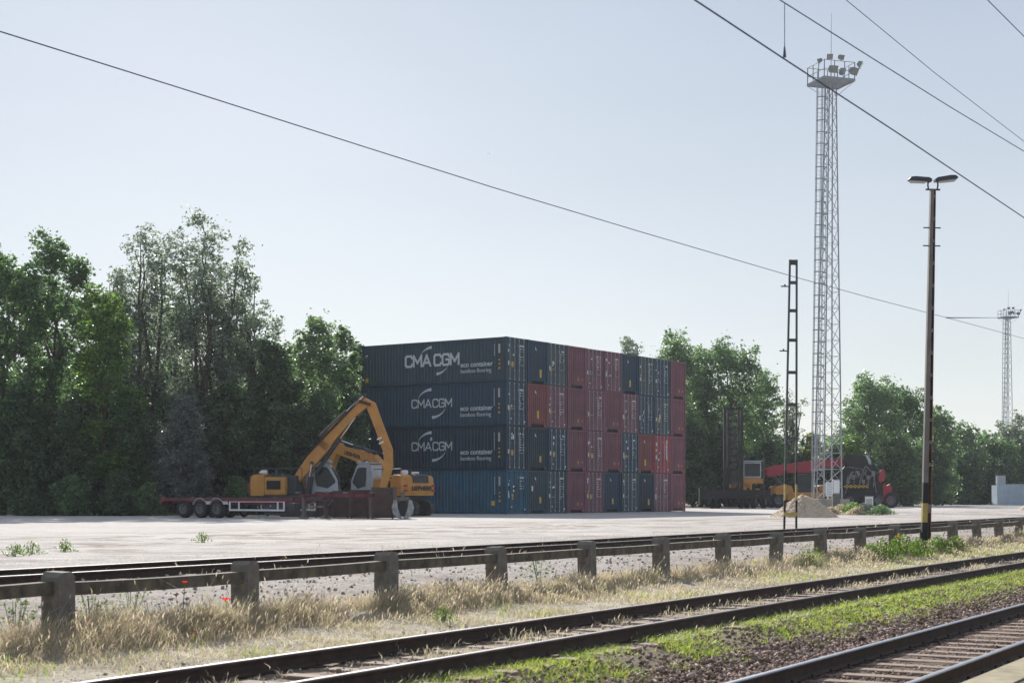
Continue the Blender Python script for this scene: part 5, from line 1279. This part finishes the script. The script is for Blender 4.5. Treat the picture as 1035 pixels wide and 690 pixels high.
T('low bright green tree at the foot of the broad light green tree', 862, 440, 24, 176, 'bush', 'lf_bright', 97, 7000, .2)
T('dark ragged tree left of the lamp post', 915, 392, 32, 184, 'broad', 'lf_oak', 98, 11000, .23)
T('dark tree behind and right of the lamp post', 945, 412, 30, 200, 'broad', 'lf_mid', 99, 10000, .25)
T('round grey-green tree right of the lamp post', 974, 428, 32, 216, 'bush', 'lf_mid', 100, 12000, .27)
T('dark lower tree left of the pale blue container', 1002, 440, 34, 219, 'broad', 'lf_oak', 101, 11000, .27)
T('silvery tree below the distant floodlight tower', 1026, 418, 20, 232, 'poplar', 'lf_silver', 102, 9000, .26)
T('tree cut by the right edge behind the pale blue container', 1056, 430, 32, 226, 'broad', 'lf_dark', 103, 9000, .28)
for i, (px, ty, hw, Y, m, lab) in enumerate([
  (700, 425, 26, 166, 'lf_dark', 'low dark tree between the stack and the black mast'), (735, 430, 30, 168, 'lf_dark', 'low dark tree behind the black mast'), (775, 445, 26, 172, 'lf_dark', 'low dark tree behind the ladder mast foot'),
  (845, 452, 26, 178, 'lf_dark', 'low dark tree behind the red boom'), (905, 440, 30, 180, 'lf_dark', 'low dark tree behind the black lift truck'), (940, 448, 26, 196, 'lf_dark', 'low dark tree behind the lamp post'),
  (975, 458, 28, 212, 'lf_dark', 'low dark tree under the round grey-green tree'), (1010, 462, 28, 214, 'lf_dark', 'low dark tree behind the grey cabinet'), (1045, 460, 30, 216, 'lf_dark', 'low dark tree at the right edge'), (805, 458, 24, 182, 'lf_dark', 'low dark bush behind the reach stacker cab')]):
    T(lab, px, ty, hw, Y, 'bush', m, 120+i, 9000, .25, name='bush', cat='bush', group='low trees at the foot of the right wood')
for i, (px, ty, hw, Y, m, lab) in enumerate([
  (690, 385, 40, 190, 'lf_dark', 'back-row tree right of the stack'), (745, 395, 42, 192, 'lf_dark', 'back-row tree behind the black mast'), (880, 415, 46, 196, 'lf_dark', 'back-row tree behind the broad light green tree'), (950, 435, 44, 228, 'lf_dark', 'back-row tree right of the lamp post'), (1010, 445, 44, 240, 'lf_dark', 'back-row tree under the distant tower')]):
    T(lab, px, ty, hw, Y, 'broad', m, 150+i, 7000, .32, group='back row of the right wood')
# far wood closing the horizon
rs = np.random.RandomState(77); n = 60000
ux = rs.uniform(-170, 260, n); uy = 250+rs.rand(n)*60; top = 9+4.5*fnoise(ux, uy, 88, 14)
uz = rs.rand(n)**.75*top
n = 40000; vx = rs.uniform(-95, -3, n); vy = 126+rs.rand(n)*22; vz = rs.rand(n)**.8*(9.5+4*fnoise(vx, vy, 89, 9))
ux, uy, uz = np.concatenate([ux, vx]), np.concatenate([uy, vy]), np.concatenate([uz, vz])
tag(leaves('far_wood', ux, uy, uz, M['lf_dark'], .9, 78, flat=.2, asp=.7), 'far dark wood closing the horizon behind the trees', 'woodland', kind='stuff')

# weeds on the mounds beside the tower
for k, (px, Y, h, sp, m, lab) in enumerate([(862, 100, .75, 1.0, 'lf_bright', 'bright green bush on the rubble mound'), (850, 101, .6, .8, 'straw', 'dry yellow weed clump at the left end of the rubble mound'),
    (877, 98, .65, 1.0, 'lf_grey', 'grey-brown weed clump in front of the small white box'), (890, 97, .6, .9, 'lf_mid', 'green weed clump at the right end of the mound'), (868, 98, .45, .9, 'straw', 'dry weed clump in front of the bright green bush'), (840, 99, .45, .8, 'straw', 'low dry weeds beside the foot of the gravel heap')]):
    rs = np.random.RandomState(200+k); n = 1500
    root = thing('weed', lab, 'weed', (WX(px, Y), Y, .05), 0, 'weeds by the floodlight tower')
    ax = rs.normal(0, .42, n)*sp; ay = rs.normal(0, .4, n)*sp; az = np.abs(rs.rand(n))*h*np.clip(1.2-np.hypot(ax, ay)/sp/1.1, .1, 1)
    leaves('foliage', ax, ay, az, M[m], .10, 210+k, root)
    mb = MB(); 
    for j in range(5): q = rs.uniform(-.4,.4,2)*sp; mb.tube((q[0],q[1],-.05), (q[0]*1.1,q[1]*1.1,h*.7), .012, .006, seg=5)
    mb.build('stem', M['weed'], root)

# ------------------------------------------------------------ haze: one closed box of even air round everything
mb = MB(); mb.box(-1720, 1720, -1720, 1720, -2.2, 45); o = mb.build('haze', hz); o['kind'] = 'stuff'
